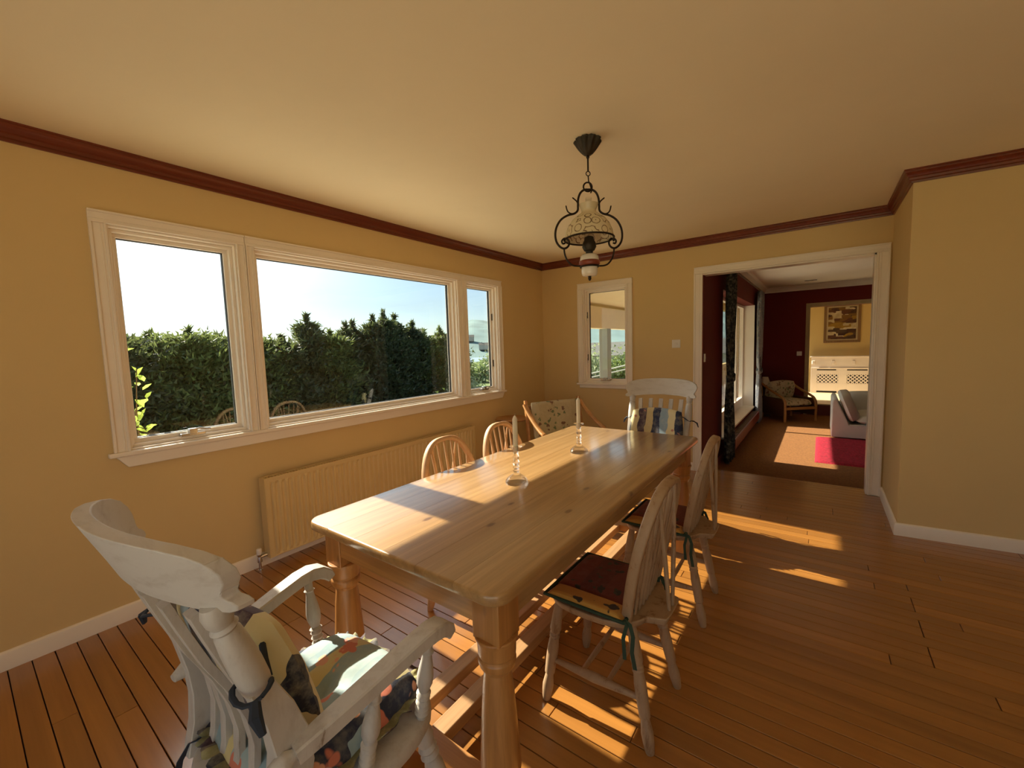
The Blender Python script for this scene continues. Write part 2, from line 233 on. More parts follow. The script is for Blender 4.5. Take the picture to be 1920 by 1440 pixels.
# ---------------------------------------------------------------- geometry helpers
class G:
    """collects vertices and faces; build() links them as ONE mesh object"""
    def __init__(s): s.v = []; s.f = []
    def add(s, vs, fs):
        o = len(s.v); s.v += [tuple(p) for p in vs]; s.f += [tuple(i+o for i in f) for f in fs]; return s
    def box(s, a, b, rot=None, at=(0, 0, 0)):
        x0, y0, z0 = a; x1, y1, z1 = b
        vs = [Vector(p) for p in ((x0, y0, z0), (x1, y0, z0), (x1, y1, z0), (x0, y1, z0), (x0, y0, z1), (x1, y0, z1), (x1, y1, z1), (x0, y1, z1))]
        if rot is not None: vs = [rot @ p + Vector(at) for p in vs]
        return s.add(vs, [(0, 3, 2, 1), (4, 5, 6, 7), (0, 1, 5, 4), (1, 2, 6, 5), (2, 3, 7, 6), (3, 0, 4, 7)])
    def lathe(s, prof, p0=(0, 0, 0), p1=None, n=20, cap=True):
        """prof: (radius, t); t metres along z from p0, or a fraction of p0..p1"""
        p0 = Vector(p0); 
        if p1 is None: q = Matrix.Identity(3); L = 1.0
        else:
            d = Vector(p1)-p0; L = d.length; q = d.to_track_quat('Z', 'Y').to_matrix()
        vs = []; fs = []
        for r, t in prof:
            for i in range(n):
                a = 2*PI*i/n; vs.append(p0 + q @ Vector((r*math.cos(a), r*math.sin(a), t*L)))
        for k in range(len(prof)-1):
            for i in range(n):
                j = (i+1) % n; fs.append((k*n+i, k*n+j, (k+1)*n+j, (k+1)*n+i))
        if cap:
            fs.append(tuple(range(n-1, -1, -1))); fs.append(tuple((len(prof)-1)*n+i for i in range(n)))
        return s.add(vs, fs)
    def tube(s, pts, r, n=8, cap=True, flat=1.0):
        P = [Vector(p) for p in pts]; R = r if isinstance(r, (list, tuple)) else [r]*len(P); vs = []; fs = []
        T = [(P[min(i+1, len(P)-1)]-P[max(i-1, 0)]).normalized() for i in range(len(P))]
        up = Vector((0, 0, 1)) if abs(T[0].z) < 0.9 else Vector((1, 0, 0)); a = T[0].cross(up).normalized()
        for i, p in enumerate(P):
            a = (a - T[i]*a.dot(T[i])).normalized(); b = T[i].cross(a)
            for k in range(n):
                t = 2*PI*k/n; vs.append(p + (a*math.cos(t)+b*math.sin(t)*flat)*R[i])
        for i in range(len(P)-1):
            for k in range(n): j = (k+1) % n; fs.append((i*n+k, i*n+j, (i+1)*n+j, (i+1)*n+k))
        if cap: fs.append(tuple(range(n-1, -1, -1))); fs.append(tuple((len(P)-1)*n+k for k in range(n)))
        return s.add(vs, fs)
    def strip(s, pts, side, w, t, rnd=0.25):
        """a bar of rectangular section (chamfered) along pts; side = width direction(s); w, t width and thickness (scalar or per point)"""
        P = [Vector(p) for p in pts]; m = len(P); W = w if isinstance(w, (list, tuple)) else [w]*m; Th = t if isinstance(t, (list, tuple)) else [t]*m
        vs = []; fs = []
        for i, p in enumerate(P):
            T = (P[min(i+1, m-1)]-P[max(i-1, 0)]).normalized(); S = Vector(side[i] if isinstance(side, list) else side); S = (S-T*S.dot(T)).normalized(); N = T.cross(S)
            a, b = W[i]/2, Th[i]/2; c = min(a, b)*rnd
            for u, v in ((-a+c, -b), (a-c, -b), (a, -b+c), (a, b-c), (a-c, b), (-a+c, b), (-a, b-c), (-a, -b+c)): vs.append(p+S*u+N*v)
        for i in range(m-1):
            for k in range(8): j = (k+1) % 8; fs.append((i*8+k, i*8+j, (i+1)*8+j, (i+1)*8+k))
        fs.append(tuple(range(7, -1, -1))); fs.append(tuple((m-1)*8+k for k in range(8)))
        return s.add(vs, fs)
    def prism(s, poly, z0, z1, bev=0.0):
        n = len(poly); c = Vector((sum(p[0] for p in poly)/n, sum(p[1] for p in poly)/n))
        def ring(z, inset):
            return [(p[0]-(p[0]-c.x)*inset/max(1e-6, math.hypot(p[0]-c.x, p[1]-c.y)), p[1]-(p[1]-c.y)*inset/max(1e-6, math.hypot(p[0]-c.x, p[1]-c.y)), z) for p in poly]
        rings = [ring(z0, 0), ring(z1, 0)] if not bev else [ring(z0, bev), ring(z0+bev*0.35, bev*0.35), ring(z0+bev, 0), ring(z1-bev, 0), ring(z1-bev*0.35, bev*0.35), ring(z1, bev)]
        vs = [p for r in rings for p in r]; fs = []
        for k in range(len(rings)-1):
            for i in range(n): j = (i+1) % n; fs.append((k*n+i, k*n+j, (k+1)*n+j, (k+1)*n+i))
        fs.append(tuple(range(n-1, -1, -1))); fs.append(tuple((len(rings)-1)*n+i for i in range(n)))
        return s.add(vs, fs)
    def grid(s, fn, nu, nv, closeu=False, closev=False):
        vs = [fn(i/(nu if closeu else nu-1), j/(nv if closev else nv-1)) for i in range(nu) for j in range(nv)]; fs = []
        for i in range(nu if closeu else nu-1):
            for j in range(nv if closev else nv-1):
                a, b = (i+1) % nu, (j+1) % nv; fs.append((i*nv+j, a*nv+j, a*nv+b, i*nv+b))
        return s.add(vs, fs)
    def mesh(s, name, mat, smooth=True, ang=35):
        me = bpy.data.meshes.new(name); me.from_pydata(s.v, [], s.f); me.validate(clean_customdata=False)
        bm = bmesh.new(); bm.from_mesh(me); bmesh.ops.recalc_face_normals(bm, faces=bm.faces); bm.to_mesh(me); bm.free()
        if mat: me.materials.append(mat)
        if smooth:
            me.shade_smooth(); me.set_sharp_from_angle(angle=math.radians(ang))
        return me
    def build(s, name, mat, parent=None, smooth=True, ang=35, bevel=0.0, **props):
        o = bpy.data.objects.new(name, s.mesh(name, mat, smooth, ang)); COL.objects.link(o)
        if parent is not None: o.parent = parent
        if bevel:
            md = o.modifiers.new('bevel', 'BEVEL'); md.width = bevel; md.segments = 2; md.limit_method = 'ANGLE'; md.angle_limit = math.radians(40)
        for k, v in props.items(): o[k] = v
        return o
def empty(name, loc, label=None, cat=None, group=None, rz=0.0, kind=None):
    o = bpy.data.objects.new(name, None); COL.objects.link(o); o.location = loc; o.rotation_euler = (0, 0, rz); o.empty_display_size = 0.1
    if label: o['label'] = label
    if cat: o['category'] = cat
    if group: o['group'] = group
    if kind: o['kind'] = kind
    return o
def tag(o, label, cat, group=None):
    o['label'] = label; o['category'] = cat
    if group: o['group'] = group
    return o
def copy_tree(o, parent=None):
    c = o.copy(); COL.objects.link(c); c.parent = parent
    for ch in list(o.children): copy_tree(ch, c)
    return c
def struct(g, name, mat, parent=None, **kw):
    o = g.build(name, mat, parent, **kw)
    if parent is None: o['kind'] = 'structure'
    return o
def wall_cells(g, to3, us, vs, holes, thick):
    """a wall slab in (u, v) with rectangular holes, thick along w"""
    U = sorted(set(us+[h[0] for h in holes]+[h[1] for h in holes])); V = sorted(set(vs+[h[2] for h in holes]+[h[3] for h in holes]))
    for i in range(len(U)-1):
        for j in range(len(V)-1):
            cu, cv = (U[i]+U[i+1])/2, (V[j]+V[j+1])/2
            if any(h[0] < cu < h[1] and h[2] < cv < h[3] for h in holes): continue
            P = [to3(u, v, ww) for ww in (0, thick) for (u, v) in ((U[i], V[j]), (U[i+1], V[j]), (U[i+1], V[j+1]), (U[i], V[j+1]))]
            g.add(P, [(0, 1, 2, 3), (7, 6, 5, 4), (0, 4, 5, 1), (1, 5, 6, 2), (2, 6, 7, 3), (3, 7, 4, 0)])
    return g
def ubox(g, to3, u0, u1, v0, v1, w0, w1):
    P = [to3(u, v, ww) for ww in (w0, w1) for (u, v) in ((u0, v0), (u1, v0), (u1, v1), (u0, v1))]
    return g.add(P, [(0, 1, 2, 3), (7, 6, 5, 4), (0, 4, 5, 1), (1, 5, 6, 2), (2, 6, 7, 3), (3, 7, 4, 0)])
def sweep_plan(g, plan, prof):
    """profile (d from wall, z) swept along wall corners; the room is on the right of the path"""
    P = [Vector((p[0], p[1])) for p in plan]; m = len(P); N = []
    for i in range(m-1):
        d = (P[i+1]-P[i]).normalized(); N.append(Vector((d.y, -d.x)))
    vs = []
    for i in range(m):
        if i == 0: o = N[0]
        elif i == m-1: o = N[-1]
        else:
            b = (N[i-1]+N[i]); o = b/(b.dot(N[i]))
        for d, z in prof: q = P[i]+o*d; vs.append((q.x, q.y, z))
    n = len(prof); fs = []
    for i in range(m-1):
        for k in range(n): j = (k+1) % n; fs.append((i*n+k, i*n+j, (i+1)*n+j, (i+1)*n+k))
    fs.append(tuple(range(n))); fs.append(tuple((m-1)*n+k for k in range(n-1, -1, -1)))
    return g.add(vs, fs)

# ================================================================ THE ROOM
H = 2.40
XW = lambda u, v, ww: (-ww, u, v)          # window wall x=0, u=y
YW = lambda u, v, ww: (u, ww, v)           # back wall y=0, u=x
WINS = [(-4.085, -3.508), (-3.41, -1.585), (-1.45, -0.945)]
WZ0, WZ1 = 0.885, 2.035
struct(wall_cells(G(), XW, [-6.3, 0.13], [-0.2, H+0.1], [(a, b, WZ0, WZ1) for a, b in WINS], 0.13), 'wall_left', M['wall'])
BW = (0.575, 1.115, 0.905, 2.03); DX0, DX1, DZ = 1.915, 3.245, 2.04
struct(wall_cells(G(), YW, [0.0, 6.3], [-0.2, H+0.1], [BW, (DX0, DX1, -0.2, DZ)], 0.13), 'wall_back', M['wall'])
BX, BY, BA = 3.342, -0.861, 0.10
bend = (BX+2.75*math.cos(BA), BY+2.75*math.sin(BA))
g = G(); g.add([(BX, BY, 0), (bend[0], bend[1], 0), (bend[0], 0, 0), (BX, 0, 0), (BX, BY, H+0.1), (bend[0], bend[1], H+0.1), (bend[0], 0, H+0.1), (BX, 0, H+0.1)],
               [(0, 3, 2, 1), (4, 5, 6, 7), (0, 1, 5, 4), (1, 2, 6, 5), (2, 3, 7, 6), (3, 0, 4, 7)])
struct(g, 'wall_right', M['wall'], smooth=False)
RX, RY = 6.0, -6.3
XR = lambda u, v, ww: (RX+ww, u, v); YR = lambda u, v, ww: (u, RY-ww, v)
struct(wall_cells(G(), XR, [RY, 0.0], [-0.2, H+0.1], [], 0.13), 'wall_side', M['wall'])
struct(wall_cells(G(), YR, [-0.13, RX+0.13], [-0.2, H+0.1], [(1.5, 5.95, 0.05, 2.2)], 0.13), 'wall_rear', M['wall'])  # wide opening added out of view to let fill light in from behind
struct(G().box((-0.13, RY-0.13, H), (RX+0.13, 0.13, H+0.12)), 'ceiling', M['ceil'], smooth=False)
# floor: a dark bed with every board laid on it
fl = struct(G().box((-0.13, RY-0.13, -0.2), (RX+0.13, 0.12, -0.012)), 'floor', M['subfloor'], smooth=False)
BWID = 0.0722; y = 0.118; row = 0; bmeshes = {}
def board(x0, x1, y0, y1):
    L = round(x1-x0, 2); key = (L, round(y1-y0, 3))
    if key not in bmeshes:
        g = G(); hx, hy, c = L/2-0.0014, (y1-y0)/2-0.0017, 0.0014
        P = []
        for z, i in ((-0.012, 0), (-c, 0), (0, c)):
            P += [(-hx+i, -hy+i, z), (hx-i, -hy+i, z), (hx-i, hy-i, z), (-hx+i, hy-i, z)]
        F = [(3, 2, 1, 0), (8, 9, 10, 11)]
        for k in (0, 4):
            for i in range(4): j = (i+1) % 4; F.append((k+i, k+j, k+4+j, k+4+i))
        bmeshes[key] = g.add(P, F).mesh('board', M['board'], smooth=False)
    o = bpy.data.objects.new('board', bmeshes[key]); COL.objects.link(o); o.parent = fl; o.location = ((x0+x1)/2, (y0+y1)/2, 0)
LENS = [1.2, 1.5, 1.8, 2.1, 2.4]
while y > -5.0:
    y0 = y-BWID; x = 0.0-rng.choice([0, .17, .3, .43, .6, .74, .9, 1.05, 1.18]); first = True
    xmax = 5.99 if y0 < -0.58 else (3.33 if y < 0.0 else 3.245)
    if y0 > -0.003: x = 1.916-rng.choice([0, .3])
    while x < xmax-0.001:
        x1 = x+rng.choice(LENS)
        if x1 > xmax-0.35: x1 = xmax
        xs = max(x, 0.0 if y0 <= -0.003 else DX0+0.001)
        if x1-xs > 0.02: board(xs, x1, y0, y)
        x = x1
    y = y0
struct(G().box((0, RY, -0.012), (RX, y-0.001, -0.001)), 'floor_rear', M['board'], smooth=False)
struct(G().box((DX0, 0.1185, -0.15), (DX1, 0.150, 0.002)), 'trim_3', M['board'], smooth=False, bevel=0.003)
# cornice and skirting
CP = [(0, 2.322), (0.010, 2.322), (0.012, 2.333), (0.022, 2.337), (0.024, 2.350), (0.032, 2.356), (0.038, 2.372), (0.046, 2.380), (0.047, 2.390), (0.052, 2.392), (0.052, 2.3995), (0, 2.3995)]
plan = [(0, RY), (0, 0), (BX, 0), (BX, BY), bend]
struct(sweep_plan(G(), plan, CP), 'trim_1', M['cornice'], ang=25)
BP = [(0, 0), (0.016, 0), (0.016, 0.068), (0.012, 0.078), (0.005, 0.084), (0, 0.084)]
struct(sweep_plan(G(), [(0, RY), (0, 0), (DX0-0.083, 0)], BP), 'baseboard_left', M['white'], ang=25)
struct(sweep_plan(G(), [(DX1+0.083, 0), (BX, 0), (BX, BY), bend], BP), 'baseboard_right', M['white'], ang=25)

def casing_board(to3, u0, u1, v0, v1, edge, parent, name='casing'):
    """flat architrave board with a raised bead on its outer and inner edges"""
    g = G(); ubox(g, to3, u0, u1, v0, v1, 0.0, -0.016)
    hor = abs(u1-u0) > abs(v1-v0)
    for a, b, t in ((0.0, 0.16, -0.022), (0.30, 0.36, -0.019), (0.82, 1.0, -0.024)):
        if edge < 0: a, b = 1-b, 1-a
        if hor: ubox(g, to3, u0, u1, v0+(v1-v0)*a, v0+(v1-v0)*b, -0.014, t)
        else: ubox(g, to3, u0+(u1-u0)*a, u0+(u1-u0)*b, v0, v1, -0.014, t)
    return g.build(name, M['white'], parent, smooth=False, bevel=0.0025)
def ring(to3, u0, u1, v0, v1, t, w0, w1, name, mat, parent, bevel=0.0, tb=None):
    g = G(); tb = tb or t
    for a in ((u0, u1, v1-t, v1), (u0, u1, v0, v0+tb), (u0, u0+t, v0+tb, v1-t), (u1-t, u1, v0+tb, v1-t)): ubox(g, to3, *a, w0, w1)
    return g.build(name, mat, parent, smooth=False, bevel=bevel)
def window(name, to3, u0, u1, v0, v1, ucas0, ucas1, vtop, hinge=None, crank=None):
    root = empty(name, to3(0, 0, 0), kind='structure'); root.location = (0, 0, 0)
    casing_board(to3, ucas0, u0, v0, v1, -1, root); casing_board(to3, u1, ucas1, v0, v1, 1, root); casing_board(to3, ucas0, ucas1, v1, vtop, 1, root)
    ring(to3, u0, u1, v0, v1, 0.010, -0.004, 0.126, 'frame', M['white'], root, 0.002)
    ring(to3, u0+.010, u1-.010, v0+.010, v1-.010, 0.016, 0.028, 0.118, 'frame_stop', M['white'], root, 0.002)
    ring(to3, u0+.020, u1-.020, v0+.020, v1-.020, 0.026, 0.062, 0.108, 'sash', M['white'], root, 0.003, tb=0.03)
    ring(to3, u0+.044, u1-.044, v0+.048, v1-.044, 0.0055, 0.078, 0.100, 'gasket', M['gasket'], root)
    g = G(); ubox(g, to3, u0+.048, u1-.048, v0+.052, v1-.048, 0.088, 0.092); g.build('pane', M['pane'], root, smooth=False)
    if hinge is not None:
        side = u1-.014 if hinge > 0 else u0+.014
        for vv in (v0+0.27, v0+0.78):
            g = G(); ubox(g, to3, side-.018, side+.018, vv, vv+0.075, 0.050, 0.064); ubox(g, to3, side-.004, side+.012, vv-.03, vv+0.03, 0.040, 0.052); g.build('hinge', M['steel'], root, smooth=False, bevel=0.002)
    if crank is not None:
        g = G(); c = crank; b = v0+0.045
        ubox(g, to3, c-.06, c+.06, b-.020, b-.004, 0.02, 0.060); ubox(g, to3, c-.02, c+.02, b-.012, b+.020, 0.018, 0.052)
        g.tube([to3(c-.005, b+.012, 0.03), to3(c+.03, b+.018, 0.022), to3(c+.085, b+.004, 0.018)], [0.007, 0.006, 0.008], 8)
        g.build('handle', M['chrome'], root, bevel=0.003)
    return root
window('window_1', XW, WINS[0][0], WINS[0][1], WZ0, WZ1, -4.149, -3.462, 2.096, None, -3.80)
window('window_2', XW, WINS[1][0], WINS[1][1], WZ0, WZ1, -3.458, -1.522, 2.096)
window('window_3', XW, WINS[2][0], WINS[2][1], WZ0, WZ1, -1.518, -0.877, 2.096, 1, -1.17)
g = G().box((-0.0, -4.172, 0.862), (0.034, -0.853, 0.886)); struct(g, 'trim_4', M['white'], smooth=False, bevel=0.006)
g = G(); g.add([(0, -4.145, 0.862), (0.020, -4.145, 0.862), (0.020, -4.10, 0.802), (0, -4.10, 0.802), (0, -0.88, 0.862), (0.020, -0.88, 0.862), (0.020, -0.92, 0.802), (0, -0.92, 0.802)],
                [(0, 1, 2, 3), (7, 6, 5, 4), (0, 4, 5, 1), (1, 5, 6, 2), (2, 6, 7, 3), (3, 7, 4, 0)]); struct(g, 'trim_5', M['white'], smooth=False, bevel=0.004)
wb = window('window_4', YW, BW[0], BW[1], BW[2], BW[3], 0.508, 1.185, 2.094, -1, 0.84)
G().box((0.485, -0.034, 0.882), (1.208, 0.0, 0.905)).build('sill', M['white'], wb, smooth=False, bevel=0.006)
G().box((0.52, -0.020, 0.845), (1.175, 0.0, 0.882)).build('apron', M['white'], wb, smooth=False, bevel=0.004)
# doorway to the living room
dr = empty('door_1', (0, 0, 0), kind='structure')
casing_board(YW, DX0-0.083, DX0, 0, DZ, -1, dr); casing_board(YW, DX1, DX1+0.085, 0, DZ, 1, dr); casing_board(YW, DX0-0.083, DX1+0.085, DZ, DZ+0.068, 1, dr)
G().box((DX1-0.012, 0.0, 0), (DX1+0.001, 0.131, DZ)).build('lining', M['white'], dr, smooth=False); G().box((DX0, 0, DZ-0.012), (DX1, 0.131, DZ+0.001)).build('lining', M['white'], dr, smooth=False)
G().box((DX0-0.001, 0.001, 0), (DX0+0.005, 0.131, DZ-0.012)).build('lining', M['red'], dr, smooth=False, label='dark red door reveal')
# light switch
def switch(loc, label, face='-Y', s=0.043):
    t = empty('light_switch', loc, label, 'light switch'); 
    g = G().box((-s, -0.009, -s), (s, 0, s)); g.build('plate', M['cap'], t, smooth=False, bevel=0.003); G().box((-0.012, -0.014, -0.014), (0.012, -0.008, 0.014)).build('rocker', M['cap'], t, smooth=False, bevel=0.002); return t
switch((1.657, 0, 1.345), 'square white light switch on the cream wall beside the doorway')
sw = switch((2.553, 5.5, 1.063), 'small white switch on the dark red far wall of the living room')
sw = switch((DX0+0.005, 0.06, 1.19), 'narrow white switch plate on the dark red reveal of the doorway'); sw.rotation_euler = (0, 0, PI/2); sw.scale = (0.6, 1, 1)

# ================================================================ RADIATOR
rad = empty('radiator', (0, 0, 0), 'long cream panel radiator with vertical flutes under the wide window', 'radiator')
ry0, ry1, rz0, rz1 = -3.492, -1.500, 0.065, 0.572
g = G(); n = 46; P = []
for i in range(n*6+1):
    yy = ry0+0.028+(ry1-ry0-0.056)*i/(n*6); ph = (i % 6); d = (0.0, 0.0, 0.009, 0.009, 0.009, 0.0)[ph]; P.append((0.098-0.009+d, yy))
vs = []
for xx, yy in P:
    for z, dd in ((rz0+0.012, -0.004), (rz0+0.035, 0.0), (rz1-0.035, 0.0), (rz1-0.018, -0.004)):
        vs.append((xx if dd == 0 else 0.0945, yy, z))
fs = [(i*4+k, (i+1)*4+k, (i+1)*4+k+1, i*4+k+1) for i in range(len(P)-1) for k in range(3)]
g.add(vs, fs); g.build('fluted_panel', M['radi'], rad, smooth=False)
g = G().box((0.070, ry0, rz0), (0.0885, ry1, rz1)).box((0.0885, ry0, rz0), (0.096, ry0+0.03, rz1)).box((0.0885, ry1-0.03, rz0), (0.096, ry1, rz1)).box((0.0885, ry0, rz0), (0.095, ry1, rz0+0.013)).box((0.0885, ry0, rz1-0.02), (0.095, ry1, rz1))
g.build('panel_body', M['radi'], rad, smooth=False, bevel=0.003)
g = G().box((0.03, ry0, rz0), (0.045, ry1, rz1)); g.build('rear_panel', M['radi'], rad, smooth=False, bevel=0.003)
g = G().box((0.028, ry0-0.003, rz1-0.004), (0.034, ry1+0.003, rz1+0.012)).box((0.090, ry0-0.003, rz1-0.004), (0.096, ry1+0.003, rz1+0.012))
for i in range(100): yy = ry0+(ry1-ry0)*(i+0.5)/100; g.box((0.034, yy-0.003, rz1), (0.090, yy+0.003, rz1+0.006))
g.build('top_grille', M['radi'], rad, smooth=False)
for yy in (ry0-0.004, ry1+0.001): G().box((0.02, yy, rz0), (0.098, yy+0.003, rz1+0.01)).build('end_cover', M['radi'], rad, smooth=False)
for yy in (-3.2, -1.8): G().box((0.003, yy-0.02, 0.15), (0.03, yy+0.02, 0.5)).build('bracket', M['radi'], rad, smooth=False)
g = G().lathe([(0.008, 0.0), (0.008, 0.07)], (0.062, -3.545, 0.0)).lathe([(0.014, 0), (0.015, 0.01), (0.011, 0.035), (0.014, 0.04), (0.014, 0.05)], (0.062, -3.545, 0.055)).tube([(0.062, -3.545, 0.088), (0.062, -3.50, 0.088)], [0.010, 0.012], 10)
vb = g.build('valve', M['chrome'], rad); G().lathe([(0.013, 0), (0.015, 0.006), (0.015, 0.032), (0.011, 0.038)], (0.062, -3.545, 0.105)).build('valve_cap', M['cap'], vb)
G().lathe([(0.014, 0), (0.014, 0.006)], (0.062, -3.545, 0.0)).build('floor_collar', M['chrome'], rad)

# ================================================================ TABLE
TX, TY, TA, TL, TWD, TZ = 1.3737, -3.8855, 0.0, 2.094, 0.9065, 0.75
tb = empty('dining_table', (TX+TWD/2, TY+TL/2, 0), 'long pine farmhouse dining table with turned legs and planked top', 'table')
hw, hl, R = TWD/2, TL/2, 0.055; NP = 6
xs = [-hw+TWD*i/NP for i in range(NP+1)]
for i in range(NP):
    a, b = xs[i]+(0.0004 if i else 0), xs[i+1]-(0.0004 if i < NP-1 else 0); poly = []
    def arc(cx, cy, a0, a1): return [(cx+R*math.cos(a0+(a1-a0)*k/8), cy+R*math.sin(a0+(a1-a0)*k/8)) for k in range(9)]
    if i == 0: poly = [(b, -hl), (b, hl)]+arc(a+R, hl-R, PI/2, PI)+arc(a+R, -hl+R, PI, 1.5*PI)
    elif i == NP-1: poly = [(a, hl), (a, -hl)]+arc(b-R, -hl+R, -PI/2, 0)+arc(b-R, hl-R, 0, PI/2)
    else: poly = [(a, -hl), (b, -hl), (b, hl), (a, hl)]
    bm = bmesh.new(); vsb = [bm.verts.new((p[0], p[1], TZ-0.034)) for p in poly]; f = bm.faces.new(vsb); f.normal_update()
    if f.normal.z > 0: f.normal_flip()
    ex = bmesh.ops.extrude_face_region(bm, geom=[f]); bmesh.ops.translate(bm, verts=[q for q in ex['geom'] if isinstance(q, bmesh.types.BMVert)], vec=(0, 0, 0.034))
    def outer(e):
        for q in e.verts:
            if not (abs(abs(q.co.y)-hl) < 1e-4 or abs(q.co.x) > hw-R-1e-4 and (abs(abs(q.co.x)-hw) < 1e-4 or abs(q.co.y) > hl-R-1e-4)): return False
        return abs(e.verts[0].co.z-e.verts[1].co.z) < 1e-5 and not (abs(e.verts[0].co.x-e.verts[1].co.x) < 1e-6 and abs(abs(e.verts[0].co.x)-hw) > 1e-3)
    es = [e for e in bm.edges if outer(e)]
    bmesh.ops.bevel(bm, geom=es, offset=0.009, segments=3, affect='EDGES', profile=0.5)
    me = bpy.data.meshes.new('plank'); bm.to_mesh(me); bm.free(); me.materials.append(M['pine']); me.shade_smooth(); me.set_sharp_from_angle(angle=math.radians(30))
    o = bpy.data.objects.new('plank', me); COL.objects.link(o); o.parent = tb
LX, LY = 0.085, 0.095
g = G().box((-hw+0.055, -hl+LY, TZ-0.134), (-hw+0.075, hl-LY, TZ-0.034)).box((hw-0.075, -hl+LY, TZ-0.134), (hw-0.055, hl-LY, TZ-0.034)).box((-hw+LX, -hl+0.055, TZ-0.134), (hw-LX, -hl+0.075, TZ-0.034)).box((-hw+LX, hl-0.075, TZ-0.134), (hw-LX, hl-0.055, TZ-0.034))
for sx in (-1, 1):
    for sy in (-1, 1): pass
G().box((-hw+0.055, -hl+LY+0.03, TZ-0.134), (-hw+0.077, hl-LY-0.03, TZ-0.0345)).build('apron', M['pine'], tb, smooth=False, bevel=0.002)
G().box((hw-0.077, -hl+LY+0.03, TZ-0.134), (hw-0.055, hl-LY-0.03, TZ-0.0345)).build('apron', M['pine'], tb, smooth=False, bevel=0.002)
G().box((-hw+LX+0.03, -hl+0.055, TZ-0.134), (hw-LX-0.03, -hl+0.077, TZ-0.0345)).build('apron', M['pine_x'], tb, smooth=False, bevel=0.002)
G().box((-hw+LX+0.03, hl-0.077, TZ-0.134), (hw-LX-0.03, hl-0.055, TZ-0.0345)).build('apron', M['pine_x'], tb, smooth=False, bevel=0.002)
for sx in (-1, 1):
    for sy in (-1, 1):
        cx, cy = sx*(hw-LX-0.002), sy*(hl-LY); g = G(); s = 0.046
        g.box((cx-s, cy-s, 0.575), (cx+s, cy+s, TZ-0.0345)).box((cx-s, cy-s, 0.0), (cx+s, cy+s, 0.135))
        g.lathe([(0.030, 0.130), (0.047, 0.134), (0.050, 0.150), (0.040, 0.160), (0.040, 0.166), (0.056, 0.178), (0.058, 0.190), (0.052, 0.30), (0.044, 0.42), (0.038, 0.475), (0.041, 0.480), (0.041, 0.486), (0.049, 0.490), (0.053, 0.503), (0.053, 0.515), (0.047, 0.521), (0.053, 0.526), (0.054, 0.560), (0.060, 0.574), (0.060, 0.580), (0.03, 0.582)], (cx, cy, 0), n=28)
        g.build('leg', M['pine_z'], tb, bevel=0.004)
for sy in (-1, 1): G().box((-hw+LX+0.04, sy*(hl-LY)-0.032, 0.055), (hw-LX-0.04, sy*(hl-LY)+0.032, 0.100)).build('end_rail', M['pine_x'], tb, smooth=False, bevel=0.003)
for xx in (-0.068, 0.072): G().box((xx-0.030, -hl+LY+0.033, 0.055), (xx+0.030, hl-LY-0.033, 0.100)).build('stretcher', M['pine_r'], tb, smooth=False, bevel=0.003)

